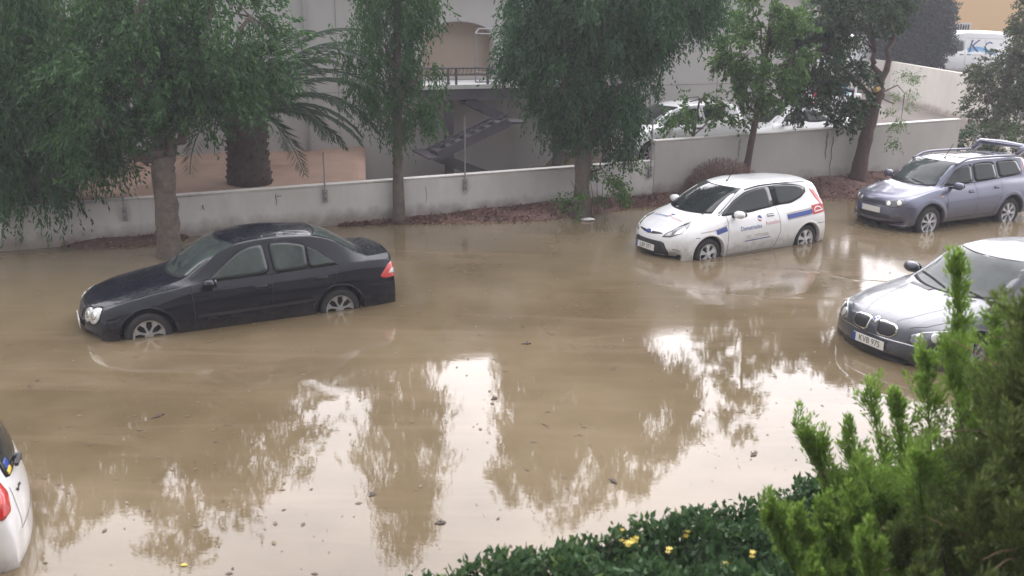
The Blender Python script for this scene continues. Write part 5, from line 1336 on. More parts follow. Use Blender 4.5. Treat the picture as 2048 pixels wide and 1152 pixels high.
# slim hanging tree in the middle
tree('slim_weeping_tree', (-2.40, 19.70, -.2), 'slim tall weeping tree with thin trunk against the low wall',
     [(-2.40, 19.70, -.2, .14), (-2.40, 19.70, 1.2, .11), (-2.38, 19.70, 2.6, .10), (-2.3, 19.7, 5.2, .07), (-2.35, 19.7, 7.6, .03)],
     [((-2.38, 19.7, 2.3), (-1.8, 19.6, 3.6), .05, .02), ((-2.36, 19.7, 3.0), (-3.0, 19.6, 4.6), .05, .02)],
     [(-2.75, 19.6, 3.5, .62, .62, 1.15), (-2.0, 19.6, 3.4, .50, .55, 1.1), (-2.3, 19.6, 4.9, .72, .7, 1.2), (-2.7, 19.6, 5.9, .65, .65, 1.2), (-2.1, 19.6, 5.7, .5, .5, 1.3), (-2.5, 19.7, 7.4, .65, .65, 1.1), (-2.1, 19.7, 7.0, .35, .4, .8), (-2.1, 19.6, 2.3, .45, .45, .5), (-2.9, 19.6, 2.5, .45, .4, .6)],
     lf_weep, mbark, 1.45, .10, .034, 8, hang=.8, strand=.5)
# big central tree
tree('large_weeping_tree', (1.52, 20.45, -.1), 'largest dark weeping tree, its trunk standing in red mulch at the centre',
     [(1.52, 20.45, -.1, .26), (1.50, 20.45, .5, .19), (1.52, 20.5, 1.6, .17), (1.6, 20.6, 3.4, .14), (1.7, 20.7, 6.0, .06)],
     [((1.5, 20.5, 1.5), (2.8, 20.8, 3.6), .10, .04), ((1.5, 20.5, 1.9), (.5, 20.7, 4.6), .10, .04), ((1.6, 20.6, 3.0), (3.0, 21, 5.6), .08, .03), ((1.55, 20.5, .5), (1.9, 20.3, 1.3), .04, .015)],
     [(1.7, 20.7, 4.6, 1.7, 1.5, 1.5), (.65, 20.7, 5.0, 1.05, 1.0, 1.2), (3.0, 20.9, 4.9, 1.35, 1.2, 1.2), (1.0, 20.6, 3.1, 1.05, 1.0, 1.1), (2.1, 20.7, 3.0, 1.1, 1.0, 1.2), (1.2, 20.6, 2.2, .75, .7, .6), (2.4, 20.7, 2.15, .6, .6, .6),
      (0.1, 20.8, 6.6, .5, .5, 1.0), (1.35, 20.8, 6.7, .95, .9, 1.1), (2.85, 20.8, 6.2, .65, .65, .9), (3.9, 21, 4.7, .55, .6, .6), (.35, 20.5, 3.9, .8, .7, .9)],
     lf_grey, mbark, 1.5, .105, .036, 11, hang=.7, strand=.45)
V, F = crown_mesh([(0, 0, .0, .55, .45, .45), (.55, .05, .25, .35, .3, .35)], 1.3, .09, .04, seed=12, hang=.35, strand=.3)
bs = empty('low_shrub', (1.75, 20.35, .62), 0, 'bright green low shoots around the foot of the largest tree', 'shrub')
tag(mesh_obj('foliage', V, F, lf_light, bs, False), kind='stuff')
mb = MB()
for k in range(9): mb.tube([(-.1+.05*k, 0, -.6), (-.3+.1*k, .02*k, -.2), (-.5+.14*k, .0, .2)], [.012, .01, .005], 5)
mb.build('stem', mbark, bs)
# light young tree in front of the high wall
tree('young_tree', (5.62, 22.95, -.1), 'light green young tree with thin leaning trunk just in front of the high wall',
     [(5.62, 22.95, -.1, .10), (5.68, 22.95, .8, .085), (5.82, 23.0, 2.0, .07), (5.95, 23.0, 3.6, .055), (6.0, 23, 5.4, .02)],
     [((5.8, 23, 1.9), (5.2, 23, 2.9), .035, .012), ((5.85, 23, 2.2), (6.6, 23, 3.2), .035, .012), ((5.9, 23, 3.2), (5.5, 23, 4.6), .03, .01)],
     [(5.75, 23, 2.8, .8, .65, .65), (5.45, 23, 3.6, .7, .6, .7), (6.35, 23, 3.5, .6, .55, .8), (5.9, 23, 4.5, .75, .65, .8), (6.05, 23, 5.6, .45, .45, .75), (5.25, 23, 2.9, .4, .35, .35)],
     lf_light, mbark_r, 1.35, .10, .06, 21, hang=.35, strand=.32)
tree('leafy_sapling', (4.35, 23.35, .55), 'low leafy sapling behind the wall hiding the windows of the parked white car',
     [(4.35, 23.35, .55, .05), (4.4, 23.35, 1.4, .04), (4.5, 23.35, 2.3, .02)], [((4.4, 23.35, 1.4), (5.1, 23.3, 2.1), .02, .01)],
     [(4.4, 23.35, 2.15, .7, .4, .38), (5.15, 23.3, 1.95, .5, .35, .4), (3.9, 23.35, 1.9, .4, .3, .35)],
     lf_light, mbark, 1.15, .09, .055, 23, hang=.4, strand=.3)
# leaning forked tree
t5 = tree('leaning_tree', (8.88, 24.25, -.1), 'reddish leaning forked tree with a cut branch stub, by the high wall',
     [(8.84, 24.25, -.1, .22), (8.90, 24.25, .8, .175), (9.06, 24.3, 1.9, .16), (9.18, 24.3, 2.55, .14)],
     [((9.15, 24.3, 2.5), (9.0, 24.4, 3.4), .09, .06), ((9.0, 24.4, 3.4), (8.7, 24.5, 4.8), .06, .03), ((9.18, 24.3, 2.5), (9.45, 24.4, 4.0), .10, .05), ((9.1, 24.3, 1.95), (8.0, 24.1, 2.6), .06, .03), ((9.12, 24.3, 2.3), (7.6, 24.2, 3.4), .06, .03), ((9.15, 24.3, 2.35), (9.55, 24.2, 2.15), .03, .012)],
     [(7.6, 24.2, 3.4, .9, .8, .7), (8.4, 24.5, 4.3, 1.05, .95, .8), (7.4, 24.0, 2.65, .6, .6, .5), (6.85, 23.9, 2.35, .4, .4, .35), (8.35, 24.1, 2.7, .5, .45, .6), (8.1, 24, 2.0, .35, .35, .3), (9.2, 24.6, 4.9, .7, .65, .6), (7.4, 24.3, 4.3, .6, .55, .6), (8.3, 23.9, 1.7, .22, .25, .2)],
     lf_dark, mbark_r, 1.5, .10, .058, 31, hang=.4, strand=.35)
mb = MB(); mb.tube([(.27, -.02, 2.62), (.16, -.12, 2.60), (.10, -.2, 2.59)], [.06, .06, .055], 10); mb.build('cut_branch_stub', pm('fresh_cut_wood', (.55, .38, .14), .7), t5)
mb = MB(); mb.tube([(.2, .0, 2.66), (-.5, -.1, 2.98)], [.03, .02], 8); mb.build('limb', pm('pale_bark', (.30, .27, .22), .8), t5)
V, F = crown_mesh([(0, 0, .35, .30, .3, .35), (.02, 0, -.3, .26, .25, .42), (-.05, 0, -.85, .16, .16, .3)], 1.5, .06, .02, seed=33, hang=.5, strand=.25)
bs = empty('hanging_sprout', (9.82, 24.3, 2.3), 0, 'tuft of fine yellowish-green foliage hanging right of the leaning tree', 'shrub')
tag(mesh_obj('foliage', V, F, lf_light, bs, False), kind='stuff'); mb = MB(); mb.tube([(-.6, 0, .1), (-.2, 0, .3), (0, 0, .1), (0, 0, -.8)], [.02, .015, .01, .005], 6); mb.build('stem', mbark_r, bs)
# dense dark conifer beyond the diagonal wall
tree('dark_conifer', (20.4, 51.5, .7), 'dense dark conifer behind the diagonal wall beside the lettered van',
     [(20.4, 51.5, .7, .3), (20.4, 51.5, 4, .2), (20.4, 51.5, 8, .05)], [],
     [(20.4, 51.5, 2.7, 1.7, 1.6, 1.3), (20.6, 51.5, 4.2, 1.9, 1.7, 1.4), (20.3, 51.5, 5.8, 1.5, 1.4, 1.4), (19.2, 51.5, 3.6, .9, .9, 1.0), (20.4, 51.5, 7.2, .9, .9, 1.2), (21.8, 51.5, 4.8, .8, .8, .8), (21.8, 51.3, 3.1, .8, .8, 1.1), (21.2, 51.3, 2.6, .9, .9, 1.0)],
     lf_con, mbark_r, 1.5, .16, .075, 41, hang=.15, strand=.4, hollow=.6)
# tree at the right edge
tree('right_edge_tree', (15.3, 30.4, .2), 'olive green tree with slanting trunk and two posts beneath it, at the right edge',
     [(15.2, 30.4, .2, .16), (15.35, 30.4, 1.4, .14), (15.55, 30.4, 3.0, .09), (15.7, 30.4, 4.6, .03)],
     [((15.35, 30.4, 1.3), (14.6, 30.3, 2.4), .06, .02), ((15.4, 30.4, 1.6), (16.4, 30.3, 2.8), .06, .02)],
     [(15.1, 30.2, 2.5, .8, .8, .7), (16.3, 30.2, 2.9, 1.0, .9, .9), (16.1, 30.3, 3.8, .8, .8, .8), (14.7, 30.2, 1.7, .55, .5, .5), (15.4, 30.2, 1.6, .8, .7, .55), (16.6, 30.2, 1.8, .7, .6, .6), (16.9, 30.2, 3.7, .8, .7, .8), (16.2, 30.3, 4.7, .6, .6, .6)],
     lf_olive, mbark, 1.35, .10, .05, 51, hang=.35, strand=.35)
for i, (x, y, h, lb) in enumerate([(15.75, 30.0, 1.15, 'thin grey post nearest the slanting trunk at the right edge'), (16.9, 30.0, 1.2, 'thin grey post furthest right beneath the right edge tree')]):
    e = empty('fence_post', (x, y, .2), 0, lb, 'post', 'posts under the tree at the right edge'); mb = MB(); mb.tube([(0, 0, 0), (.12, 0, h)], .035, 8); mb.build('post', mframe, e); mb = MB(); mb.box((.12, 0, h+.01), (.09, .09, .03)); mb.build('post_cap', mframe, e)
# shrubs at the end of the high wall
for i, (x, y, r_, sd, mt, lb) in enumerate([(13.2, 28.0, .55, 61, lf_dark, 'dark leafy shrub growing against the right end of the high wall'), (14.4, 28.6, .6, 62, lf_olive, 'green shrub standing second from the end of the high wall'), (15.7, 28.9, .6, 63, lf_light, 'lighter green shrub at the right edge behind the roof spoiler')]):
    e = empty('shrub', (x, y, .1), 0, lb, 'shrub', 'shrubs beyond the end of the high wall')
    V, F = crown_mesh([(0, 0, .45, r_, .5, .5), (.35, 0, .8, r_*.6, .4, .35), (-.3, 0, .75, r_*.5, .4, .3)], 1.2, .09, .045, seed=sd, hang=.1, strand=.3); tag(mesh_obj('foliage', V, F, mt, e, False), kind='stuff')
    mb = MB(); [mb.tube([(0, 0, 0), (math.cos(k)*.2, math.sin(k)*.2, .4), (math.cos(k)*.45, math.sin(k)*.4, .9)], [.02, .014, .006], 5) for k in range(6)]; mb.build('stem', mbark, e)
# dry brown bush against the wall
mdry = leaf_mat('dry_twigs', (.14, .085, .070), (.30, .19, .165), None, .1, .8)
e = empty('dry_bush', (5.0, 22.45, .0), 0, 'rounded dry reddish-brown bush against the wall behind the white hatchback', 'bush')
g = np.random.default_rng(71); n = 14000
d = unit(g.normal(size=(n, 3))); d[:, 2] = np.abs(d[:, 2]); rr = g.random(n)**.4
P = d*rr[:, None]*np.array([.95, .6, .98]); D = unit(d+g.normal(size=(n, 3))*.6); Nn = unit(np.cross(D, g.normal(size=(n, 3))))
V, F = leaf_quads(P, D, Nn, .11, .010); tag(mesh_obj('twigs', V, F, mdry, e, False), kind='stuff')
mb = MB()
for k in range(26):
    a = k*2.4; q = .35+.4*((k*7) % 5)/5; mb.tube([(0, 0, 0), (math.cos(a)*q*.5, math.sin(a)*q*.4, .35), (math.cos(a)*q, math.sin(a)*q*.7, .55+.2*((k*3) % 4)/4)], [.012, .008, .004], 5)
mb.build('stem', mbark_r, e)

# palm --------------------------------------------------------------
mfrond = leaf_mat('palm_frond_green', (.020, .045, .022), (.050, .085, .045), None, .25)
mskirt = pm('palm_trunk_fibre', (.065, .045, .038), .95, var=.4, vscale=9, bump=.8, bscale=16, bdist=.03)
pe = empty('palm_tree', (-5.50, 19.65, .72), 0, 'stout date palm with wide fibrous trunk and arching fronds behind the low wall', 'palm tree')
mb = MB(); mb.tube([(0, 0, -.1), (0, 0, .3), (0, 0, .9), (0, 0, 1.25), (0, 0, 1.6)], [.47, .45, .38, .44, .22], 20); mb.build('trunk', mskirt, pe, True)
g = np.random.default_rng(81); scl = MB()
boot = None
for k in range(70):
    a = k*2.39996; z = .02+1.25*k/70; r_ = .40-.05*math.sin(z*2.2); c, s_ = math.cos(a), math.sin(a)
    X = np.array([-s_, c, 0]); O = np.array([c, s_, 0])
    V = [O*r_-X*.10+[0, 0, z], O*r_+X*.10+[0, 0, z], O*(r_+.10)+X*.05+[0, 0, z+.17], O*(r_+.10)-X*.05+[0, 0, z+.17], O*(r_-.04)+X*.05+[0, 0, z+.19], O*(r_-.04)-X*.05+[0, 0, z+.19]]
    mesh_obj('leaf_base', V, [(0, 1, 2, 3), (3, 2, 4, 5), (1, 4, 2), (0, 3, 5)], mskirt, pe, False)
def frond(a, el, ln, droop, seed, sway=0.0):
    g = np.random.default_rng(seed); c, s_ = math.cos(a), math.sin(a); P = []
    n = 16; p = np.array([c*.15, s_*.15, 1.45]); th_ = el
    for i in range(n):
        P.append(p.copy()); st_ = ln/(n-1); p = p+st_*np.array([c*math.cos(th_)+sway*i/n, s_*math.cos(th_), math.sin(th_)]); th_ -= droop/(n-1)*(1+.6*i/n)
    P = np.array(P); mb = MB(); mb.tube(P, [.03*(1-.85*i/n) for i in range(n)], 5)
    nl = 62; t = np.linspace(.10, .99, nl)*(n-1); i0 = np.minimum(t.astype(int), n-2); B = P[i0]+(P[i0+1]-P[i0])*(t-i0)[:, None]; T = unit(P[i0+1]-P[i0])
    side = unit(np.cross(T, [0, 0, 1.])); V_ = np.array(mb.V); F_ = list(mb.F)
    L_ = .42*np.sin(np.linspace(.25, 3.0, nl))**.6*(ln/2.6)
    for sgn in (1, -1):
        D = unit(T*.75+side*sgn*.85+np.array([0, 0, -.25])+g.normal(size=T.shape)*.10); Nn = unit(np.cross(D, side*sgn+[0, 0, .3]))
        V, F = leaf_quads(B, D, Nn, L_, .030); F_ += [tuple(int(q)+len(V_) for q in f) for f in F]; V_ = np.vstack([V_, V])
    mesh_obj('frond', V_, F_, mfrond, pe, False)
for k in range(46):
    a = k*2.39996+.3; q = k/46; frond(a, 1.40-1.15*q, (2.9 if q < .6 else 2.3)+.4*g.random(), 1.2+.5*g.random(), 100+k, .14)
# ------------------------------------------------------------------ mulch and litter
mmul = earth('red_mulch', (.085, .045, .036), (.19, .105, .085), 5, .9, .9, 30)
def mulch(name, ss, ww, zz, label):
    nn = 14; V = []; S = np.linspace(ss[0], ss[-1], int((ss[-1]-ss[0])/.10)); g = np.random.default_rng(int(ss[0]*10)+500)
    for s in S:
        w_ = np.interp(s, ss, ww)*(1+.10*math.sin(s*3.7)+.07*math.sin(s*9.1)); z0 = np.interp(s, ss, zz)
        for j in range(nn):
            t = j/(nn-1); n = -.022-w_*(1-t)
            V.append(st(s, n, -.03+(z0+.03)*(t**.7)*(1-.15*math.sin(s*4+t*5))+g.normal()*.012*(1 if 0 < j < nn-1 else .2)))
    m = len(S); F = [(i*nn+j, (i+1)*nn+j, (i+1)*nn+j+1, i*nn+j+1) for i in range(m-1) for j in range(nn-1)]
    o = tag(mesh_obj(name, V, F, mmul), kind='structure')
    return S
mlit = leaf_mat('fallen_leaf_litter', (.075, .038, .030), (.22, .115, .09), (.36, .25, .19), .0, .8)
mulch_defs = [([1.0, 1.6, 2.6, 3.3], [.05, .35, .40, .08], [.02, .10, .12, .03]),
              ([6.3, 7.5, 9, 10.2, 12, 13.2, 14.5, 16, 17.5, 18.5, 20, 21.5, 23.2], [.05, .28, .75, 1.0, .75, .50, .6, .8, 1.0, 1.55, 1.6, 1.5, .5], [.02, .05, .10, .15, .16, .14, .16, .2, .22, .26, .30, .30, .25])]
LV = []; g = np.random.default_rng(91)
for i, (a, b_, c_) in enumerate(mulch_defs):
    mulch('mulch_bank', a, b_, c_, '')
    n = int(900*(a[-1]-a[0])*np.mean(b_)); S = a[0]+(a[-1]-a[0])*g.random(n); t = 1-g.random(n)*1.12
    for s, q in zip(S, t):
        w_ = np.interp(s, a, b_); z0 = np.interp(s, a, c_); LV.append(st(s, -.03-w_*(1-q), max(.006, -.03+(z0+.03)*max(q, 0)**.7+.012)))
LV = np.array(LV); n = len(LV); D = unit(np.c_[g.normal(size=(n, 2)), g.normal(size=n)*.35]); Nn = unit(np.cross(D, np.c_[g.normal(size=(n, 2))*.3, np.ones(n)]))
V, F = leaf_quads(LV, D, Nn, .05+.06*g.random(n), .025+.02*g.random(n)); tag(mesh_obj('leaf_litter', V, F, mlit, None, False), kind='stuff')
# leaves and dirt floating on the water
n = 4200; P = []
while len(P) < n:
    X, Y = g.uniform(-9, 13), g.uniform(5, 24)
    s, q = ston(X, Y)
    if q > -.1: continue
    k = math.sin(X*.8+1.3)*math.sin(Y*.6+X*.3)+.35*math.sin(X*2.3)*math.sin(Y*1.9)
    if g.random() < .25+.6*max(0, k): P.append((X, Y, .004))
P = np.array(P); n = len(P); D = unit(np.c_[g.normal(size=(n, 2)), np.zeros(n)]); Nn = np.cross(D, [0, 0, 1.])
sz = .014+.04*g.random(n)**3
P[:, 2] += g.random(n)*.003
V, F = leaf_quads(P, D, Nn, sz*1.5, sz*.8); mfl = leaf_mat('floating_leaves', (.06, .04, .022), (.14, .095, .05), None, .0, .5)
tag(mesh_obj('floating_leaves', V, F, mfl, None, False), kind='stuff')
# bigger floating twigs and leaves one can tell apart
mtw = pm('wet_twig', (.045, .028, .018), .6)
def un(x, y, z=0.):
    d = np.array(_f)+(x-1024)/1900*np.array(_r)-(y-576)/1900*np.array(_u); t = (z-CH)/d[2]; return np.array([0, 0, CH])+t*d
TWL = ['small dark twig floating in front of the black saloon, leftmost on the water', 'small dark twig floating below the middle of the black saloon', 'dark twig in the brown reflection of the slim tree, nearest the bottom edge', 'dark twig floating in the pale gap above the hedge, centre bottom',
 'dark twig floating in the pale water right of centre near the hedge', 'dark twig floating left of the middle in the slim tree reflection', 'dark twig on the brown water between the black saloon and the white hatchback', 'dark twig on the water nearest the white car at the left edge', 'dark twig in the upper middle of the open water below the rippled patch']
twg = [(-6.98, 11.95, .10, .2), (-3.93, 9.72, .16, 1.0), (-.62, 7.5, .10, .4), (1.0, 8.3, .12, 2.0), (2.5, 8.9, .10, .9), (-1.3, 8.0, .09, 1.2), (.2, 12.2, .14, .3), (-5.1, 8.6, .10, 2.2), (-.2, 10.3, .09, .8)]
for i, (x, y, L_, a) in enumerate(twg):
    mb = MB(); mb.tube([(-L_/2, 0, .005), (0, .01, .012), (L_/2, -.01, .006)], .006, 5); mb.tube([(0, .01, .012), (L_*.25, .04, .02)], .004, 5)
    mb.add([(-.03, -.02, .010), (.03, -.03, .014), (.05, .01, .012), (-.01, .03, .016)], [(0, 1, 2, 3)])
    o = mb.build('floating_twig', mtw); o.location = (x, y, .0); o.rotation_euler = (0, 0, a); tag(o, TWL[i], 'twig', 'twigs drifting on the floodwater')
o = mesh_obj('yellow_leaf', [(-.03, 0, .006), (0, -.02, .010), (.04, 0, .006), (0, .02, .012)], [(0, 1, 2, 3)], pm('yellow_leaf', (.55, .36, .03), .5)); p = un(367, 1131); o.location = (p[0], p[1], 0)
tag(o, 'single yellow leaf floating near the bottom left of the picture', 'leaf')
mlitter = pm('white_litter', (.65, .65, .64), .5)
for x, y, lb in [(1.62, 20.02, 'crumpled white litter scrap at the water edge beside the largest tree'), (9.3, 22.75, 'crumpled white litter scrap on the mulch left of the lilac-blue estate')]:
    bm = bmesh.new(); bmesh.ops.create_icosphere(bm, subdivisions=2, radius=.1)
    for v in bm.verts: v.co = Vector((v.co.x*1.5, v.co.y*.8, v.co.z*.35))*(1+.3*math.sin(v.co.x*40)*math.sin(v.co.y*37))
    V = [v.co[:] for v in bm.verts]; F = [tuple(q.index for q in f.verts) for f in bm.faces]; bm.free()
    o = mesh_obj('litter', V, F, mlitter, None, False); o.location = (x, y, .03); tag(o, lb, 'litter')
# ------------------------------------------------------------------ fence posts on the walls, wires
def wall_post(s, n, z0, z1, br, label):
    e = empty('fence_post', st(s, n, z0), 0, label, 'post', 'fence posts bolted to the wall'); o0 = np.array(e.location)
    mb = MB(); mb.tube([(0, -.05, 0), (0, -.05, z1-z0)], .018, 8); mb.build('post', mframe, e)
    mb = MB(); mb.box((0, -.03, .1), (.09, .05, .26), SD, .006); mb.build('bracket', mframe, e)
    for z in (.04, .16):
        mb = MB(); mb.tube([(.0, -.05, z), (.012, -.085, z)], .014, 6); mb.build('bolt', mseam, e)
wall_post(6.05, -.02, .55, 1.55, 1, 'thin grey fence post on the low wall left of the slim weeping tree')
wall_post(9.10, -.02, .58, 2.15, 1, 'tall thin grey fence post on the low wall in front of the steel staircase')
wall_post(13.72, -.03, .60, 1.95, 1, 'grey fence post where the low wall meets the taller wall')
wall_post(2.2, -.02, .45, 1.5, 1, 'thin grey fence post half hidden beside the broad forked trunk')
e = empty('brace_strut', st(12.85, .3, .9), 0, 'slanting pale brace pipes crossing behind the low wall by the parked car wheel', 'pipe')
mb = MB(); mb.tube([(0, 0, 0), (.45, .2, .85)], .022, 6); mb.build('pipe', mframe, e); mb = MB(); mb.tube([(.0, .1, .62), (.62, .3, .36)], .022, 6); mb.build('pipe', mframe, e)
pa = np.array([-4.8, 19.0, 3.10]); pb = np.array([-4.1, 19.5, 2.80]); pc = np.array([-8.0, 18.4, 3.7]); pd = np.array([-2.5, 19.9, 2.2])
o = MB(); o.tube([pc, pa, pb, pd], .006, 5); o = o.build('cable', mframe); tag(o, 'thin pale cable slung between the palm and the slim weeping tree', 'cable')

# ================================================================== FOREGROUND
lf_hedge = leaf_mat('hedge_leaf', (.028, .070, .024), (.066, .130, .044), (.14, .21, .06), .35, .6)
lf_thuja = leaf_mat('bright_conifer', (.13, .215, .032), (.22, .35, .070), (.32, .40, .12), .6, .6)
lf_thujad = leaf_mat('olive_conifer', (.085, .125, .030), (.150, .200, .055), (.22, .24, .10), .5, .6)  # olive brownish-green leaf colour of the dense plume mass
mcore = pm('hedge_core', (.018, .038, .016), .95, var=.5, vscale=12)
he = empty('hedge', (1.5, 5.2, 0), 0, 'clipped dark green hedge with small yellow flowers along the bottom of the picture', 'hedge')
h0 = np.array([1.5, 5.2, 0]); HD = R_(24.0); hx = np.array([math.cos(HD), math.sin(HD), 0]); hn = np.array([-math.sin(HD), math.cos(HD), 0])
def hedge_top(s, n):      # n from 0 (outer edge) backwards to the camera
    return .975+.05*math.sin(s*2.3)+.04*math.sin(s*5.1+n*3)+.03*math.sin(n*6+s)
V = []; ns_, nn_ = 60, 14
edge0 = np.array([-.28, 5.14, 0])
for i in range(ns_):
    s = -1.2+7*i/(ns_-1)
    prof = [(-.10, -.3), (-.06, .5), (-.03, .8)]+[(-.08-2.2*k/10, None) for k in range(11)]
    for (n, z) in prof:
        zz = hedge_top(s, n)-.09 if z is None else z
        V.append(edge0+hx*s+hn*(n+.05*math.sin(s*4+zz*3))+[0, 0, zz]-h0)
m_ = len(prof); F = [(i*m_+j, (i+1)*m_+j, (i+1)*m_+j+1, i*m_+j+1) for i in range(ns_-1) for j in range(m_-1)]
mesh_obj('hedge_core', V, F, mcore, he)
g = np.random.default_rng(101); n = 85000
S = -1.2+7*g.random(n); q = g.random(n); Nn_ = np.where(q < .3, 0, -2.2*g.random(n)); Z = np.where(q < .3, .1+.95*g.random(n), 0)
P = []
for s, nn, z in zip(S, Nn_, Z):
    zt = hedge_top(s, nn)+.10*math.sin(s*9+nn*4)*math.sin(s*4.3-nn*7)
    P.append(edge0+hx*s+hn*(nn+.02*math.sin(s*17))+[0, 0, (z if z > 0 else zt)+g.normal()*.035]-h0)
P = np.array(P); P[:, :2] += g.normal(size=(n, 2))*.03; D = unit(g.normal(size=(n, 3))+[0, .25, .7]); Nn = unit(np.cross(D, g.normal(size=(n, 3))))
V, F = leaf_quads(P, D, Nn, .045+.035*g.random(n), .026+.014*g.random(n)); tag(mesh_obj('foliage', V, F, lf_hedge, he, False), kind='stuff')
# shoots standing above the edge
mb = MB(); 
for k in range(90):
    s = -1.2+7*g.random(); nn = -.05-.35*g.random(); p = edge0+hx*s+hn*nn+[0, 0, hedge_top(s, nn)-.02]-h0; mb.tube([p, p+[g.normal()*.02, g.normal()*.02, .10+.06*g.random()]], [.004, .002], 4)
tag(mb.build('shoot', mbark, he), kind='stuff')
myel = pm('yellow_petal', (.55, .42, .05), .5)
def flower(x, y, zo=0.02):
    p = un(x, y, 1.03)-h0; p[2] = 1.03+zo
    V = []; F = []
    for c in range(3):
        o = p+g.normal(size=3)*.012
        for k in range(5):
            a = k*1.257+c; i = len(V); d = np.array([math.cos(a), math.sin(a), .25]); sd = np.array([-math.sin(a), math.cos(a), 0])
            V += [o, o+d*.012+sd*.006, o+d*.023, o+d*.012-sd*.006]; F.append((i, i+1, i+2, i+3))
    mesh_obj('flower', V, F, myel, he, False)
for f_ in [(1240, 1074), (1248, 1092), (1262, 1090), (1275, 1088), (1256, 1096), (1338, 1105), (1502, 1112), (1452, 1138), (965, 1148), (1374, 1076), (1268, 1085)]: flower(*f_)

# feathery upright conifer, close to the window
mbrown_twig = pm('dead_twig_brown', (.14, .085, .045), .8)
ce = empty('foreground_conifer', (3.3, 5.0, 0), 0, 'feathery bright green conifer with upright plumes, close up at the bottom right', 'tree')
c0 = np.array([3.3, 5.0, 0.])
g = np.random.default_rng(111)
def plume_pts(a, b_, r, npl, curve=.15):
    """a base, b tip; small flat sprays packed round an upward curved axis"""
    a = np.array(a, float)-c0; b_ = np.array(b_, float)-c0; d = b_-a; L_ = np.linalg.norm(d)
    side = unit(np.cross(d, [0, 0, 1.])+1e-6)
    t = g.random(npl)**.85; ax = a+d*t[:, None]+np.array([0, 0, -1.])*curve*L_*(np.sin(np.pi*t)*.5)[:, None]
    rr = r*(np.clip(1.15-t, 0.05, 1)**.7)*np.clip(t*4+.25, 0, 1)
    o = unit(g.normal(size=(npl, 3))); P = ax+o*(rr*g.random(npl)**.4)[:, None]
    D = unit(unit(d)*1.0+o*.55+g.normal(size=(npl, 3))*.25+[0, 0, .35]); Nn = unit(np.cross(D, g.normal(size=(npl, 3))))
    return P, D, Nn
def plume_group(name, pl, mat, dens=1.0, ln=.034, wd=.010):
    PP, DD, NN = [], [], []
    for (a, b_, r) in pl:
        L_ = np.linalg.norm(np.array(b_)-np.array(a)); nsub = max(6, int(L_*22*dens))
        # each plume is itself built of smaller plumes
        for k in range(nsub):
            t = g.random()**.8; p = np.array(a)*(1-t)+np.array(b_)*t; q = unit(g.normal(size=3))*[1, 1, .4]
            l2 = (.10+.22*g.random())*(1.2-t*.7); e_ = p+q*r*(1.2-t)*(.4+1.9*g.random())+(np.array(b_)-p)*.10+np.array([0, 0, l2])
            P, D, Nn = plume_pts(p, e_, .035+.05*g.random(), int(85*dens), .1); PP.append(P); DD.append(D); NN.append(Nn)
        P, D, Nn = plume_pts(np.array(a)*.4+np.array(b_)*.6, b_, r*.35, int(260*dens*L_), .05); PP.append(P); DD.append(D); NN.append(Nn)
    P = np.vstack(PP); D = np.vstack(DD); Nn = np.vstack(NN); n = len(P)
    V, F = leaf_quads(P, D, Nn, ln*(.6+1.1*g.random(n)), wd*(.7+.8*g.random(n)))
    return tag(mesh_obj(name, V, F, mat, ce, False), kind='stuff')
mb = MB(); mb.tube([(0, 0, 0), (-.05, .05, .6), (-.1, .1, 1.4), (-.15, .1, 2.2)], [.10, .085, .06, .03], 10); mb.build('trunk', mbark_r, ce, True)
front = [((2.9, 5.3, 1.3), (2.69, 5.60, 2.96), .09), ((3.05, 5.2, 1.4), (2.78, 5.2, 2.72), .20), ((2.75, 5.3, 1.0), (2.55, 5.5, 2.34), .22), ((2.6, 5.4, .9), (2.35, 5.8, 2.02), .19), ((2.7, 5.3, .9), (2.42, 5.6, 2.06), .17),
         ((2.5, 5.4, .8), (2.19, 5.7, 1.76), .19), ((2.35, 5.4, 1.05), (1.82, 5.6, 1.86), .11), ((2.3, 5.4, 1.0), (1.93, 5.6, 1.68), .09), ((2.9, 5.1, 1.0), (2.77, 5.2, 2.26), .22), ((2.5, 5.2, .9), (2.08, 5.1, 1.83), .18),
         ((2.6, 5.0, .8), (2.30, 4.9, 2.03), .22), ((2.45, 5.3, .6), (2.05, 5.5, 1.45), .2), ((2.8, 5.2, 1.7), (2.62, 5.35, 2.45), .14)]
mass = [((3.0, 4.9, 1.2), (2.72, 4.8, 2.9), .38), ((3.1, 4.8, 1.0), (2.80, 4.6, 2.6), .38), ((3.0, 4.9, .9), (2.75, 4.9, 2.5), .38), ((2.9, 4.9, .7), (2.6, 4.85, 2.1), .34), ((3.2, 4.9, 1.2), (2.95, 5.0, 3.2), .30), ((2.9, 4.7, .9), (2.62, 4.55, 2.35), .28), ((2.8, 4.6, .7), (2.45, 4.5, 2.0), .26),
        ((2.7, 4.7, .7), (2.35, 4.7, 1.75), .25), ((2.6, 4.9, .6), (2.2, 4.8, 1.55), .24), ((2.9, 4.5, .7), (2.55, 4.3, 2.0), .26), ((3.3, 5.1, 1.5), (3.2, 5.2, 3.3), .3), ((3.4, 4.8, 1.0), (3.1, 4.6, 3.0), .3),
        ((2.6, 4.6, .5), (2.2, 4.45, 1.5), .22), ((2.8, 4.4, .5), (2.4, 4.2, 1.6), .22), ((2.9, 5.0, .5), (2.6, 5.2, 1.7), .25), ((2.6, 5.1, .5), (2.3, 5.2, 1.5), .22)]
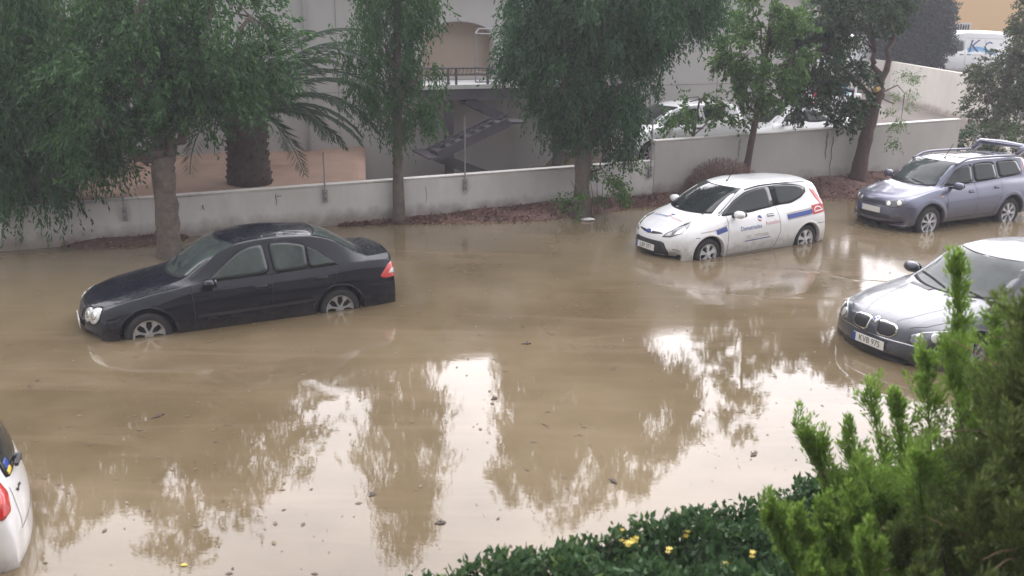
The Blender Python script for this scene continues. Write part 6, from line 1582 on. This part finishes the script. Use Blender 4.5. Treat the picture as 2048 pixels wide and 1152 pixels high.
low = [((2.0, 4.9, .7), (1.51, 5.0, 1.55), .10), ((2.1, 4.8, .8), (1.62, 4.8, 1.58), .12), ((2.2, 4.6, .8), (1.89, 4.5, 1.66), .10), ((2.2, 4.8, .8), (1.80, 4.9, 1.58), .13), ((2.1, 4.6, .7), (1.66, 4.6, 1.42), .12), ((2.3, 4.9, .8), (1.98, 5.0, 1.62), .14)]
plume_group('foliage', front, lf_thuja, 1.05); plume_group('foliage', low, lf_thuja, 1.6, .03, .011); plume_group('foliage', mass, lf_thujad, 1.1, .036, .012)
mb = MB()
for (a, b_, r_) in front+mass+low: mb.tube([np.array([-.08, .05, max(.2, a[2]-.6)]), np.array(a)-c0, (np.array(a)*.4+np.array(b_)*.6)-c0+[0, 0, -.03], np.array(b_)-c0], [.022, .016, .009, .003], 5)
mb.build('branch', mbark_r, ce)
g = np.random.default_rng(133); mb = MB()
for k in range(150):
    a, b_, r_ = (front+mass+low)[k % len(front+mass+low)]; t = g.random()*.8; p = np.array(a)*(1-t)+np.array(b_)*t-c0; q = unit(g.normal(size=3))*[1, 1, .5]*r_*1.2+[0, 0, .08]
    mb.tube([p, p+q*.5+[0, 0, .02], p+q], [.005, .004, .002], 4)
tag(mb.build('dead_twigs', mbrown_twig, ce), kind='stuff')

# ================================================================== AIR: rain mist
mh = mat_new('rain_mist'); N, K = nodes(mh); N.remove(N['Principled BSDF'])
pv = N.new('ShaderNodeVolumePrincipled'); pv.inputs['Color'].default_value = (.89, .89, .97, 1); pv.inputs['Density'].default_value = .0019; pv.inputs['Anisotropy'].default_value = .0
K(pv.outputs[0], N['Material Output'].inputs['Volume'])
mb = MB(); mb.box((0, 50, 4.9), (760, 880, 13.0)); tag(mb.build('haze', mh), kind='stuff')

# ================================================================== the house the photograph is taken from (behind the camera)
mhouse = plaster('house_render', (.24, .22, .19), .12, .4, bump=.1)
eh = empty('house', (0, -.6, 0), 0, 'plain rendered house behind the viewer, on the near side of the street', 'building')
HB = R_(24.0); hbx = np.array([math.cos(HB), math.sin(HB), 0]); hbn = np.array([-math.sin(HB), math.cos(HB), 0])
wins = [(a, z) for z in (1.0, 4.0) for a in (-16, -11, -6, -2.2, 4, 9, 14)]
mb = MB(); mb.box(-hbn*4.2+[0, 0, 3.4], (44, 8, 7.6), HB); mb.build('wall', mhouse, eh)
mb = MB(); mb.box(-hbn*4.2+[0, 0, 7.3], (45, 9, .2), HB); mb.build('roof', mcope, eh)
for a, z in wins:
    if a == 4 and z == 4.0: pass
    c = hbx*a-hbn*.17+[0, 0, z+.4]
    mb = MB(); mb.box(c, (1.5, .06, 1.2), HB); o = mb.build('window', mframew, eh)
    for q in (-.36, .36):
        mb = MB(); mb.box(c+hbx*q+hbn*.035, (.62, .02, 1.05), HB); mb.build('pane', mglass_d, o)
